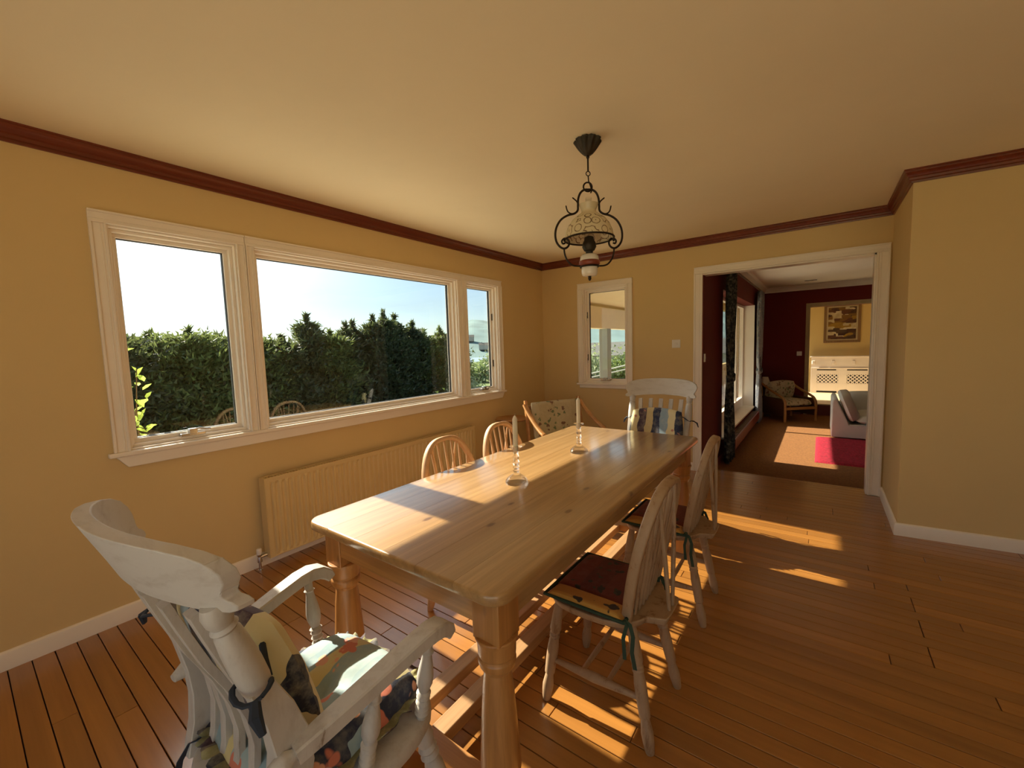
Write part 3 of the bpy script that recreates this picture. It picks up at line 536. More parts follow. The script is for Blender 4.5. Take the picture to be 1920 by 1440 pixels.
# ================================================================ CHAIRS
def turned(g, p0, p1, prof, n=14): return g.lathe([(r, t) for r, t in prof], p0, p1, n)
LEGP = [(0.013, 0), (0.015, 0.01), (0.0195, 0.09), (0.021, 0.15), (0.0155, 0.245), (0.0145, 0.26), (0.019, 0.27), (0.021, 0.42), (0.021, 0.52), (0.0175, 0.60), (0.0205, 0.615), (0.0175, 0.63), (0.0205, 0.645), (0.0175, 0.66), (0.0215, 0.69), (0.0185, 0.82), (0.0145, 0.95), (0.013, 1.0)]
def side_chair(mat):
    """bow-back Windsor chair facing local +y"""
    t = empty('side_chair', (0, 0, 0)); SZ = 0.435
    # seat with a bobtail
    poly = []
    for k in range(48):
        a = 2*PI*k/48; c, s = math.cos(a), math.sin(a); w_ = 0.200-0.022*max(0, -s); x = w_*math.copysign(abs(c)**0.62, c); yy = 0.195*math.copysign(abs(s)**0.62, s)
        if s < -0.93: yy -= 0.055
        poly.append((x, yy))
    poly = poly
    bm = bmesh.new(); vb_ = [bm.verts.new((p[0], p[1], SZ)) for p in poly]; f = bm.faces.new(vb_)
    inner = bmesh.ops.inset_region(bm, faces=[f], thickness=0.035); f.normal_update()
    for q in f.verts: q.co.z -= 0.006
    top = list(bm.faces); ex = bmesh.ops.extrude_face_region(bm, geom=top)
    dn = [q for q in ex['geom'] if isinstance(q, bmesh.types.BMVert)]
    for q in dn: q.co.z = SZ-0.034; q.co.x *= 0.95; q.co.y *= 0.95
    bmesh.ops.recalc_face_normals(bm, faces=bm.faces)
    me = bpy.data.meshes.new('seat'); bm.to_mesh(me); bm.free(); me.materials.append(mat); me.shade_smooth(); me.set_sharp_from_angle(angle=math.radians(40))
    o = bpy.data.objects.new('seat', me); COL.objects.link(o); o.parent = t; md = o.modifiers.new('bevel', 'BEVEL'); md.width = 0.006; md.segments = 3; md.limit_method = 'ANGLE'
    # legs
    LG = {}
    for sx in (-1, 1):
        LG[sx, 1] = (Vector((sx*0.172, 0.185, 0)), Vector((sx*0.135, 0.135, SZ-0.02))); LG[sx, -1] = (Vector((sx*0.165, -0.215, 0)), Vector((sx*0.120, -0.135, SZ-0.02)))
        for sy in (1, -1):
            g = G(); turned(g, LG[sx, sy][0], LG[sx, sy][1], LEGP); g.build('leg', mat, t)
    pt = lambda sx, sy, z: LG[sx, sy][0].lerp(LG[sx, sy][1], z/(SZ-0.02))
    for sx in (-1, 1):
        g = G(); turned(g, pt(sx, -1, 0.165), pt(sx, 1, 0.165), [(0.008, 0), (0.010, 0.1), (0.014, 0.3), (0.0175, 0.5), (0.014, 0.7), (0.010, 0.9), (0.008, 1)], 12); g.build('side_stretcher', mat, t)
    for q in (0.36, 0.64):
        a = pt(-1, -1, 0.165).lerp(pt(-1, 1, 0.165), q); b = pt(1, -1, 0.165).lerp(pt(1, 1, 0.165), q); g = G(); g.tube([a, a.lerp(b, .5), b], [0.008, 0.0105, 0.008], 10); g.build('cross_stretcher', mat, t)
    # bow
    def lean(z): return -0.132-0.19*(z-SZ)-0.06*(z-SZ)**2
    pts = []
    for k in range(33):
        a = PI*k/32; c, s = math.cos(a), math.sin(a); z = SZ-0.01+0.455*(s**0.72); x = (0.148+0.052*math.sin(min(1, (z-SZ)/0.3)*PI/2))*math.copysign(abs(c)**0.72, c); pts.append((x, lean(z), z))
    pts[0] = (0.150, lean(SZ-.01), SZ-0.015); pts[-1] = (-0.150, lean(SZ-.01), SZ-0.015)
    g = G(); sides = []
    for i in range(33):
        T = (Vector(pts[min(i+1, 32)])-Vector(pts[max(i-1, 0)])).normalized(); sides.append(Vector((0, -1, -0.22)).cross(T).normalized())
    g.strip(pts, sides, 0.023, 0.034, 0.35); g.build('bow', mat, t, ang=50)
    def bow_z(x):
        best = max((p for p in pts if abs(abs(p[0])-abs(x)) < 0.02), key=lambda p: p[2]); return best[2]
    for i in range(7):
        u = (i-3)/3; xb = u*0.105; xt = u*0.155; zt = bow_z(xt)-0.008; a = Vector((xb, -0.143-0.004*(1-u*u), SZ-0.005)); b = Vector((xt, lean(zt), zt)); g = G()
        g.tube([a.lerp(b, q) for q in (0, 0.15, 0.4, 0.6, 0.85, 1)], [0.0065, 0.0075, 0.0085, 0.0075, 0.0055, 0.0045], 8); g.build('spindle', mat, t)
    for sx in (-1, 1):
        zt = bow_z(sx*0.09)-0.005; a = Vector((sx*0.018, -0.235, SZ-0.008)); b = Vector((sx*0.09, lean(zt), zt)); g = G()
        g.tube([a.lerp(b, q) for q in (0, 0.15, 0.4, 0.6, 0.85, 1)], [0.0065, 0.0075, 0.0085, 0.0075, 0.0055, 0.0045], 8); g.build('brace_spindle', mat, t)
    return t
ch = side_chair(M['limed']); ch.location = (2.255, -3.185, 0); ch.rotation_euler = (0, 0, PI/2)
tag(ch, 'limed bow-back Windsor chair nearest the camera on the right side of the table', 'chair', 'bow-back side chairs')
ch2 = copy_tree(ch); ch2.location = (2.255, -2.425, 0); ch2.rotation_euler = (0, 0, PI/2+0.02); ch2['label'] = 'limed bow-back Windsor chair on the doorway side of the table, the farther of two'
chw = side_chair(M['limed_b']); chw.location = (1.49, -3.06, 0); chw.rotation_euler = (0, 0, -PI/2)
tag(chw, 'bow-back chair by the radiator, the nearer of two on the window side', 'chair', 'bow-back side chairs')
chw2 = copy_tree(chw); chw2.location = (1.49, -2.58, 0); chw2['label'] = 'bow-back chair on the window side of the table, next to the small round table'
def seat_pad():
    t = empty('seat_pad', (0, 0, 0)); SZ = 0.438
    def pad(u0, u1, v0, v1, z0, h, nu=14, nv=14):
        g = G(); f = lambda s, pw=6: (1-abs(2*s-1)**pw)
        g.grid(lambda a, b: (u0+(u1-u0)*a, v0+(v1-v0)*b, z0+h*min(1, (f(a)*f(b))**0.4)), nu, nv); g.grid(lambda a, b: (u0+(u1-u0)*a, v0+(v1-v0)*b, z0), 2, 2); return g
    pad(-0.13, 0.165, -0.14, 0.165, SZ+0.002, 0.026).build('pad_top', M['redpad'], t)
    pad(-0.195, -0.122, -0.135, 0.16, SZ+0.003, 0.027).build('pad_border', M['yelpad'], t, label='yellow flowered strip along the pad edge')
    pts = [(-0.195, -0.14), (-0.195, 0.165), (0.165, 0.165), (0.165, -0.14), (-0.195, -0.14)]
    g = G(); g.tube([(p[0]+(q[0]-p[0])*k/4, p[1]+(q[1]-p[1])*k/4, SZ+0.008) for p, q in zip(pts, pts[1:]) for k in range(4)]+[(-0.195, -0.14, SZ+0.008)], 0.0062, 8); g.build('piping', M['green'], t)
    for sx in (-1, 1):
        x0 = -0.185 if sx < 0 else 0.155
        g = G(); g.strip([(x0, -0.135, SZ+.012), (x0-0.008, -0.160, SZ+.006), (x0-0.022, -0.175, SZ-0.02), (x0-0.026, -0.172, SZ-0.07), (x0-0.020, -0.180, SZ-0.13)], (0, 1, 0), 0.013, 0.003); g.strip([(x0, -0.135, SZ+.012), (x0-0.012, -0.150, SZ+.004), (x0-0.030, -0.145, SZ-0.03), (x0-0.031, -0.150, SZ-0.10)], (0, 1, 0), 0.012, 0.003); g.build('tie', M['green'], t)
    return t
p1 = seat_pad(); p1.location = ch.location; p1.rotation_euler = (0, 0, PI/2)
# local -x of the chair faces the camera after the quarter turn, so mirror the pad there
tag(p1, 'dark red flowered seat pad with yellow border on the nearest right-hand chair', 'cushion', 'seat pads on the side chairs')
p2 = copy_tree(p1); p2.location = ch2.location; p2['label'] = 'dark red seat pad on the farther right-hand chair'

SPN = [(0.010, 0), (0.013, 0.03), (0.0125, 0.07), (0.019, 0.10), (0.0125, 0.135), (0.019, 0.165), (0.0125, 0.20), (0.0185, 0.23), (0.0125, 0.265), (0.018, 0.295), (0.0125, 0.33), (0.019, 0.345), (0.0125, 0.37), (0.0205, 0.47), (0.0215, 0.55), (0.018, 0.66), (0.0125, 0.79), (0.012, 0.83), (0.0165, 0.85), (0.012, 0.87), (0.0125, 0.94), (0.010, 1.0)]
def cushion(g, w_, d_, h, nu=26, nv=26, tuft=True, seed=0, pw=5, sq=1.0):
    def fn(a, b, sgn):
        u, v_ = 2*a-1, 2*b-1; e = max(0, (1-abs(u)**pw)*(1-abs(v_)**pw))**0.42
        z = h*e*(1+0.14*mnoise.noise(Vector((u*2.2+seed, v_*2.2, sgn))))
        if tuft and sgn > 0: z -= h*0.62*math.exp(-((u*u+v_*v_)/0.035)) + h*0.10*abs(math.sin(math.atan2(v_, u)*2.5))*math.exp(-(u*u+v_*v_)/0.5)
        sx_, sy_ = 1-0.10*sq*v_*v_, 1-0.12*sq*u*u
        return (u*w_/2*sx_, v_*d_/2*sy_, z*(1 if sgn > 0 else -0.45))
    g.grid(lambda a, b: fn(a, b, 1), nu, nv); g.grid(lambda a, b: fn(a, b, -1), nu, nv); return g
def farm_chair():
    """slat-back farmhouse armchair, painted white, facing local +y"""
    t = empty('farmhouse_armchair', (0, 0, 0)); mt = M['worn']; SZ = 0.40
    poly = []
    for k in range(40):
        a = 2*PI*k/40; c, s = math.cos(a), math.sin(a); poly.append(((0.265-0.03*max(0, -s))*math.copysign(abs(c)**0.6, c), 0.245*math.copysign(abs(s)**0.6, s)))
    G().prism(poly, SZ-0.042, SZ, 0.012).build('seat', mt, t, ang=32)
    LG = {}
    LP = [(0.016, 0), (0.02, 0.02), (0.025, 0.10), (0.017, 0.20), (0.017, 0.22), (0.024, 0.24), (0.018, 0.27), (0.024, 0.34), (0.027, 0.45), (0.026, 0.58), (0.019, 0.66), (0.026, 0.685), (0.019, 0.715), (0.026, 0.745), (0.020, 0.775), (0.027, 0.83), (0.022, 0.93), (0.016, 1)]
    for sx in (-1, 1):
        LG[sx, 1] = (Vector((sx*0.255, 0.235, 0)), Vector((sx*0.195, 0.165, SZ-0.03))); LG[sx, -1] = (Vector((sx*0.235, -0.285, 0)), Vector((sx*0.175, -0.165, SZ-0.03)))
        for sy in (1, -1): g = G(); turned(g, LG[sx, sy][0], LG[sx, sy][1], LP, 20); g.build('leg', mt, t)
    pt = lambda sx, sy, z: LG[sx, sy][0].lerp(LG[sx, sy][1], z/(SZ-0.03))
    SP = [(0.010, 0), (0.013, 0.1), (0.019, 0.28), (0.014, 0.36), (0.022, 0.42), (0.023, 0.5), (0.022, 0.58), (0.014, 0.64), (0.019, 0.72), (0.013, 0.9), (0.010, 1)]
    for sx in (-1, 1): g = G(); turned(g, pt(sx, -1, .14), pt(sx, 1, .14), SP, 14); g.build('stretcher', mt, t)
    g = G(); turned(g, pt(-1, -1, .14).lerp(pt(-1, 1, .14), .5), pt(1, -1, .14).lerp(pt(1, 1, .14), .5), SP, 14); g.build('stretcher', mt, t)
    prof = [(SZ-0.02, -0.200), (0.46, -0.182), (0.53, -0.178), (0.60, -0.190), (0.68, -0.218), (0.76, -0.256), (0.84, -0.286), (0.915, -0.312), (0.965, -0.330)]
    def bend_(x): return 0.068*(abs(x)/0.275)**2.2
    def yl(z):
        for (z0, y0), (z1, y1) in zip(prof, prof[1:]):
            if z <= z1: return y0+(y1-y0)*(z-z0)/(z1-z0)
        return prof[-1][1]+(z-prof[-1][0])*-0.42
    for i in range(5):
        u = (i-2)/2; g = G(); pp = [(u*(0.128+0.028*(z-0.40)/0.5), y_+bend_(u*0.155)*min(1, (z-.38)/.4), z) for z, y_ in prof[:-1]]
        g.strip(pp, (1, 0, 0), [0.022, 0.025, 0.027, 0.029, 0.030, 0.030, 0.030, 0.029], 0.015, 0.10); g.build('slat', mt, t, ang=32)
    for sx in (-1, 1):
        g = G(); pp = [(sx*(0.196+0.025*(z-0.40)/0.5), y_+bend_(0.20)*min(1, (z-.38)/.4), z) for z, y_ in prof[:6]]
        g.strip(pp, (1, 0, 0), [0.034, 0.034, 0.034, 0.035, 0.037, 0.038], [0.050, 0.062, 0.070, 0.068, 0.056, 0.042], 0.12)
        a = Vector(pp[5]); b = Vector((sx*0.218, yl(0.945)+bend_(0.218), 0.945))
        g.lathe([(0.018, -0.12), (0.0255, 0.0), (0.0265, 0.25), (0.0245, 0.50), (0.0215, 0.66), (0.0175, 0.70), (0.0225, 0.735), (0.0175, 0.77), (0.0225, 0.83), (0.0235, 0.92), (0.018, 1.0)], a, b, 20); g.build('back_post', mt, t, ang=32)
    # crest rail
    half = [(0, 1.074), (0.08, 1.073), (0.15, 1.069), (0.205, 1.061), (0.240, 1.050), (0.262, 1.035), (0.272, 1.014), (0.269, 0.994), (0.258, 0.978), (0.252, 0.968), (0.253, 0.960), (0.262, 0.955), (0.267, 0.946), (0.264, 0.937), (0.250, 0.932), (0.22, 0.934), (0.14, 0.944), (0.0, 0.950)]
    poly = half+[(-x, z) for x, z in reversed(half[1:-1])]
    bm = bmesh.new(); f = bm.faces.new([bm.verts.new((x, 0, z)) for x, z in poly])
    for k in range(-13, 14):
        bmesh.ops.bisect_plane(bm, geom=bm.verts[:]+bm.edges[:]+bm.faces[:], plane_co=(k*0.0215, 0, 0), plane_no=(1, 0, 0))
    for zz in (0.985, 1.01, 1.035): bmesh.ops.bisect_plane(bm, geom=bm.verts[:]+bm.edges[:]+bm.faces[:], plane_co=(0, 0, zz), plane_no=(0, 0, 1))
    ex = bmesh.ops.extrude_face_region(bm, geom=bm.faces[:]); new = [q for q in ex['geom'] if isinstance(q, bmesh.types.BMVert)]
    for q in new: q.co.y = 0.026
    for q in bm.verts:
        front = q.co.y > 0.01; q.co.y = yl(q.co.z)+0.000+bend_(q.co.x)*1.15+(0.014 if front else -0.014)
    bmesh.ops.recalc_face_normals(bm, faces=bm.faces)
    me = bpy.data.meshes.new('crest_rail'); bm.to_mesh(me); bm.free(); me.materials.append(M['wornx']); me.shade_smooth(); me.set_sharp_from_angle(angle=math.radians(40))
    o = bpy.data.objects.new('crest_rail', me); COL.objects.link(o); o.parent = t; md = o.modifiers.new('bevel', 'BEVEL'); md.width = 0.007; md.segments = 3; md.limit_method = 'ANGLE'; md.angle_limit = math.radians(50)
    # arms
    for sx in (-1, 1):
        A = [(0.232, -0.175, 0.585), (0.240, -0.12, 0.597), (0.250, -0.04, 0.613), (0.262, 0.05, 0.632), (0.270, 0.12, 0.645), (0.272, 0.16, 0.647), (0.270, 0.19, 0.640), (0.267, 0.211, 0.624), (0.265, 0.220, 0.608)]
        g = G(); g.strip([(sx*x, y_, z) for x, y_, z in A], (1, 0, 0), [0.034, 0.042, 0.047, 0.050, 0.053, 0.054, 0.054, 0.052, 0.048], [0.036, 0.038, 0.036, 0.035, 0.036, 0.038, 0.038, 0.036, 0.028], 0.22)
        g.lathe([(0.010, 0), (0.014, 0.2), (0.019, 0.45), (0.019, 0.6), (0.012, 0.8), (0.012, 1)], (sx*0.222, -0.225, 0.578), (sx*0.234, -0.168, 0.587), 14); g.build('armrest', mt, t, ang=32)
        for yb, yt in ((0.150, 0.150), (-0.02, 0.0)):
            g = G(); turned(g, (sx*(0.228 if yb > 0 else 0.222), yb, SZ-0.008), (sx*(0.271 if yb > 0 else 0.255), yt, 0.632 if yb > 0 else 0.606), SPN, 18); g.build('arm_spindle', mt, t)
    return t
def farm_cushions(base, rz, lab1, lab2, sd=0.0):
    SZ = 0.40
    t = empty('seat_cushion', base, lab1, 'cushion', 'frilled seat cushions', rz)
    g = G(); cushion(g, 0.41, 0.42, 0.062, seed=sd); o = g.build('cover', M['seatcloth'], t, ang=60); o.location = (0, 0.01, SZ+0.032)
    g = G(); N_ = 260
    def rf(a, b):
        th = 2*PI*a; c, s = math.cos(th), math.sin(th); ex_ = lambda q: math.copysign(abs(q)**0.55, q); wv = math.sin(a*2*PI*34)+0.5*math.sin(a*2*PI*57+1)
        r_ = 1+b*(0.17+0.035*wv); z = SZ+0.036+b*(0.010+0.006*math.sin(a*2*PI*34+1.5))-0.004*b*b; return (ex_(c)*0.192*r_, 0.01+ex_(s)*0.198*r_, max(z, SZ+0.004))
    g.grid(rf, N_, 4, closeu=True); o = g.build('ruffle', M['ruffle'], t, ang=80); md = o.modifiers.new('solid', 'SOLIDIFY'); md.thickness = 0.002
    for sx in (-1, 1):
        g = G(); g.strip([(sx*0.16, -0.19, SZ+0.03), (sx*0.185, -0.215, SZ+0.02), (sx*0.20, -0.235, SZ-0.02), (sx*0.215, -0.245, SZ-0.09)], (0, 1, 0), 0.014, 0.003); g.build('tie', M['tie'], t)
    t = empty('back_cushion', base, lab2, 'cushion', 'tied back cushions', rz)
    g = G(); cushion(g, 0.40, 0.38, 0.055, tuft=False, seed=sd+5, pw=9)
    R_ = Matrix.Rotation(math.radians(90+16), 4, 'X'); g.v = [tuple(R_ @ Vector(p)+Vector((0, -0.152, 0.675))) for p in g.v]; g.v = [(x, y_+0.030*(abs(x)/0.2)**2, z) for x, y_, z in g.v]
    g.build('cover', M['stripe'], t, ang=60)
    for sx in (-1, 1):
        g = G(); pts = [(sx*(0.225+0.033*math.cos(a)), -0.236+0.030*math.sin(a), 0.762+0.006*math.sin(2*a)) for a in [2*PI*k/14 for k in range(15)]]
        g.tube(pts, 0.0052, 6, flat=0.6); g.tube([(sx*0.255, -0.245, 0.76), (sx*0.275, -0.255, 0.745), (sx*0.285, -0.25, 0.715)], [0.008, 0.011, 0.006], 6, flat=0.5); g.tube([(sx*0.17, -0.19, 0.805), (sx*0.20, -0.20, 0.785), (sx*0.225, -0.206, 0.765)], 0.006, 6, flat=0.6)
        g.build('tie', M['tie'], t)
fc = farm_chair(); fc.location = (1.850, -4.125, 0); fc.rotation_euler = (0, 0, 0.050)
tag(fc, 'distressed white slat-back armchair in the foreground with its back to the camera', 'chair', 'slat-back armchairs')
farm_cushions((1.850, -4.125, 0), 0.050, 'blue floral seat cushion with a dark frill on the foreground armchair', 'striped back cushion tied to the foreground armchair')
fc2 = copy_tree(fc); fc2.location = (1.895, -1.565, 0); fc2.rotation_euler = (0, 0, PI+0.06); fc2['label'] = 'distressed white slat-back armchair at the far head of the table by the doorway'
farm_cushions((1.895, -1.565, 0), PI+0.06, 'frilled seat cushion on the armchair at the far head of the table', 'blue, cream and navy striped cushion tied to the far armchair', 3.0)

# ================================================================ CANDLES
def candlestick(x, y_, lab, labc, dh=0.0):
    t = empty('candlestick', (x, y_, TZ), lab, 'candlestick', 'cut glass candlesticks on the table')
    g = G(); pr = [(0.050, 0.0), (0.0515, 0.006), (0.050, 0.014), (0.040, 0.026), (0.026, 0.036), (0.015, 0.044), (0.012, 0.050)]
    g.lathe(pr, n=24); g.build('foot', M['crystal'], t, ang=20)
    g = G(); g.lathe([(0.011, 0.048), (0.016, 0.056), (0.011, 0.063), (0.0155, 0.072), (0.0115, 0.080), (0.016, 0.092), (0.0125, 0.104), (0.0145, 0.120), (0.010, 0.134), (0.013, 0.140)], n=8); g.build('stem', M['crystal'], t, ang=20)
    g = G(); g.lathe([(0.012, 0.139), (0.0145, 0.146), (0.0155, 0.158), (0.028, 0.164), (0.029, 0.168), (0.0155, 0.170), (0.0125, 0.168), (0.0122, 0.146), (0.004, 0.145)], n=20); g.build('cup', M['crystal'], t, ang=20)
    c = empty('candle', (x, y_, TZ+0.147), labc, 'candle', 'ivory dinner candles')
    g = G(); g.lathe([(0.0112, 0.0), (0.0112, 0.142+dh), (0.0095, 0.148+dh), (0.0035, 0.158+dh)], n=18); g.build('wax', M['candle'], c, ang=60)
    g = G(); g.tube([(0, 0, 0.156+dh), (0.0006, 0, 0.162+dh), (0.002, 0, 0.168+dh)], 0.0009, 6); g.build('wick', M['candle'], c)
candlestick(1.803, -3.141, 'clear cut-glass candlestick on the middle of the table, nearer the camera', 'ivory candle standing in the nearer glass candlestick')
candlestick(1.795, -2.518, 'clear cut-glass candlestick toward the far end of the table', 'ivory candle in the farther glass candlestick', 0.008)

# ================================================================ HANGING LAMP
LXY = (1.917-0.012*0.8056, -2.573-0.012*0.5916)
lamp = empty('pendant_lamp', (LXY[0], LXY[1], H), 'wrought iron pendant oil-lamp with painted opal glass shade', 'lamp', rz=math.atan2(0.5916, 0.8056)+0.10)
g = G(); n = 40
def rosefn(a, b):
    th = 2*PI*a; r_ = 0.060*(1-b)**0.55+0.006; r_ *= 1+0.11*math.cos(th*9+b*2)*(1-b)*1.0; return (r_*math.cos(th), r_*math.sin(th), -0.001-0.078*b-0.006*math.cos(th*9)*(1-b))
g.grid(rosefn, 72, 14, closeu=True); g.build('ceiling_rose', M['bronze'], lamp, ang=60)
g = G().tube([(0, 0, -0.075), (0, 0, -0.155)], 0.0045, 8).lathe([(0.006, -0.092), (0.009, -0.085), (0.006, -0.078)]); g.build('rod', M['iron'], lamp)
circ = lambda cx, cz, r_, n=20, a0=0, a1=2*PI: [(cx+r_*math.cos(a0+(a1-a0)*k/n), 0, cz+r_*math.sin(a0+(a1-a0)*k/n)) for k in range(n+1)]
G().tube(circ(0, -0.166, 0.011), 0.0025, 8).tube([(0, 0, -0.176), (0.003, 0.004, -0.20), (0.012, 0.003, -0.225), (0.018, 0, -0.250), (0.012, 0, -0.262)], 0.0032, 8).build('hook', M['iron'], lamp)
G().tube(circ(-0.003, -0.232, 0.0225, 26), 0.0042, 8).build('ring', M['iron'], lamp)
def pz(pts): return [((X-507)*0.000577, 0, -((Y-100)*0.000567)+0.016) for X, Y in pts]
def smooth(pts, k=5):
    P = [Vector(p) for p in pts]; out = []
    for i in range(len(P)-1):
        p0, p1, p2, p3 = P[max(i-1, 0)], P[i], P[i+1], P[min(i+2, len(P)-1)]
        for j in range(k):
            t_ = j/k; out.append(0.5*((2*p1)+(-p0+p2)*t_+(2*p0-5*p1+4*p2-p3)*t_*t_+(-p0+3*p1-3*p2+p3)*t_**3))
    out.append(P[-1]); return out
side = [(507, 560), (545, 563), (580, 590), (600, 640), (604, 700), (608, 745), (640, 772), (700, 788), (760, 825), (800, 885), (815, 950), (808, 1015), (780, 1060), (740, 1082), (703, 1065), (690, 1030), (705, 1000), (735, 992), (757, 1015), (748, 1038), (728, 1033)]
low = [(738, 1080), (733, 1130), (715, 1180), (680, 1222), (640, 1238), (585, 1240)]
hk1 = [(606, 735), (603, 700), (615, 665), (655, 630)]; hk2 = [(608, 740), (630, 765), (668, 772), (700, 750), (714, 700)]
for sx in (1, -1):
    mir = lambda L: pz([(507+sx*(a-507), b) for a, b in L])
    G().tube(smooth(mir(side)), [0.0056]*70+[0.0052]*11+[0.0048]*(len(smooth(mir(side)))-81), 8).build('frame_arm', M['iron'], lamp)
    G().tube(smooth(mir(low)), 0.0045, 8).build('lower_arm', M['iron'], lamp)
    G().tube(smooth(mir(hk1)), [0.0042]+[0.0035]*(len(smooth(mir(hk1)))-2)+[0.0015], 7).build('scroll', M['iron'], lamp); G().tube(smooth(mir(hk2)), [0.0042]+[0.0035]*(len(smooth(mir(hk2)))-2)+[0.0015], 7).build('scroll', M['iron'], lamp)
g = G(); g.lathe([(0.050, -0.318), (0.047, -0.326), (0.038, -0.346), (0.036, -0.352), (0.040, -0.362), (0.060, -0.376), (0.085, -0.396), (0.106, -0.424), (0.119, -0.456), (0.1255, -0.490), (0.1225, -0.490), (0.116, -0.456), (0.103, -0.426), (0.082, -0.399), (0.058, -0.380), (0.037, -0.366), (0.033, -0.352), (0.035, -0.344), (0.044, -0.326), (0.047, -0.318)], n=48, cap=False); g.build('shade', M['opal'], lamp, ang=60)
G().tube([(0.1265*math.cos(2*PI*k/48), 0.1265*math.sin(2*PI*k/48), -0.493) for k in range(49)], 0.0048, 8, cap=False).build('shade_ring', M['iron'], lamp)
for sx in (1, -1): G().tube([(sx*0.127, 0, -0.493), (sx*0.133, 0, -0.505)], 0.005, 8).build('shade_bracket', M['iron'], lamp)
G().lathe([(0.0165, -0.285), (0.0165, -0.40), (0.022, -0.44), (0.026, -0.47), (0.022, -0.50), (0.020, -0.515)], n=24, cap=False).build('chimney', M['chimney'], lamp, ang=60)
G().lathe([(0.010, -0.478), (0.024, -0.485), (0.026, -0.50), (0.034, -0.515), (0.036, -0.535), (0.027, -0.552), (0.019, -0.556), (0.017, -0.575)], n=24).build('burner', M['bronze'], lamp)
G().lathe([(0.016, -0.568), (0.036, -0.572), (0.046, -0.582), (0.049, -0.600), (0.047, -0.606)], n=28).build('oil_font', M['ceramic'], lamp, ang=60)
G().lathe([(0.046, -0.602), (0.053, -0.606), (0.054, -0.622), (0.048, -0.630), (0.040, -0.633)], n=28).build('font_band', M['redband'], lamp, ang=60)
G().tube([(0.047*math.cos(2*PI*k/32), 0.047*math.sin(2*PI*k/32), -0.634) for k in range(33)], 0.0045, 8, cap=False).build('holder_ring', M['iron'], lamp)
G().lathe([(0.040, -0.632), (0.042, -0.640), (0.041, -0.668), (0.036, -0.680), (0.022, -0.683)], n=28).build('cup', M['ceramic'], lamp, ang=60)
G().lathe([(0.009, -0.680), (0.008, -0.690), (0.009, -0.696), (0.004, -0.706)], n=12).build('finial', M['iron'], lamp)

# ================================================================ CORNER ARMCHAIR AND SMALL TABLE
ca = empty('lounge_chair', (0.78, -0.86, 0), 'beech lounge chair with pale floral cushions in the room corner', 'chair', rz=math.atan2(-0.47, 0.88)-PI/2)
# local: +y forward, x right
for sx in (-1, 1):
    g = G(); g.strip(smooth([(sx*0.345, -0.235, 0.755), (sx*0.348, -0.14, 0.675), (sx*0.352, 0.0, 0.585), (sx*0.355, 0.12, 0.525), (sx*0.355, 0.17, 0.505), (sx*0.352, 0.195, 0.475)]), (1, 0, 0), 0.05, 0.026, 0.4); g.build('armrest', M['armwood'], ca, ang=50)
    g = G(); g.strip([(sx*0.345, 0.17, 0.50), (sx*0.345, 0.18, 0.25), (sx*0.345, 0.19, 0.0)], (1, 0, 0), 0.035, 0.045, 0.4); g.build('leg', M['armwood'], ca, ang=50)
    g = G(); g.strip([(sx*0.330, -0.245, 0.80), (sx*0.330, -0.20, 0.5), (sx*0.335, -0.17, 0.25), (sx*0.335, -0.22, 0.0)], (1, 0, 0), 0.03, 0.045, 0.4); g.build('leg', M['armwood'], ca, ang=50)
    g = G().box((sx*0.338-0.012, -0.19, 0.24), (sx*0.338+0.012, 0.19, 0.29)); g.build('side_rail', M['armwood'], ca, smooth=False, bevel=0.004)
G().box((-0.33, 0.165, 0.23), (0.33, 0.19, 0.29)).build('front_rail', M['armwood'], ca, smooth=False, bevel=0.004); G().box((-0.33, -0.20, 0.24), (0.33, -0.175, 0.29)).build('back_rail', M['armwood'], ca, smooth=False, bevel=0.004)
G().box((-0.32, -0.262, 0.70), (0.32, -0.24, 0.74)).build('back_rail', M['armwood'], ca, smooth=False, bevel=0.004)
g = G(); cushion(g, 0.58, 0.44, 0.06, tuft=False, seed=2, pw=24, sq=0.15)
R_ = Matrix.Rotation(math.radians(90+10), 4, 'X'); g.v = [tuple(R_ @ Vector(p)+Vector((0, -0.165, 0.565))) for p in g.v]; g.build('back_cushion', M['floral'], ca, ang=60)
g = G(); cushion(g, 0.62, 0.46, 0.075, tuft=False, seed=4, pw=10); g.v = [(x, y_+0.02, z+0.325) for x, y_, z in g.v]; g.build('seat_cushion', M['floral'], ca, ang=60)
st = empty('round_table', (0.222, -1.03, 0), 'small round wooden pedestal table between the radiator and the corner chair', 'table')
G().lathe([(0.10, 0.577), (0.165, 0.580), (0.183, 0.588), (0.186, 0.597), (0.180, 0.603), (0.168, 0.599), (0.02, 0.598)], n=48).build('table_top', M['tablewood'], st, ang=40)
G().lathe([(0.05, 0.10), (0.052, 0.13), (0.03, 0.16), (0.022, 0.19), (0.032, 0.24), (0.034, 0.30), (0.02, 0.38), (0.018, 0.46), (0.026, 0.50), (0.018, 0.53), (0.045, 0.578)], n=24).build('pedestal', M['tablewood'], st, ang=40)
for k in range(3):
    a = 2*PI*k/3+0.5; g = G(); g.strip([(0.03*math.cos(a), 0.03*math.sin(a), 0.13), (0.10*math.cos(a), 0.10*math.sin(a), 0.10), (0.16*math.cos(a), 0.16*math.sin(a), 0.03), (0.18*math.cos(a), 0.18*math.sin(a), 0.012)], (-math.sin(a), math.cos(a), 0), 0.03, 0.024, 0.4); g.build('foot', M['tablewood'], st)

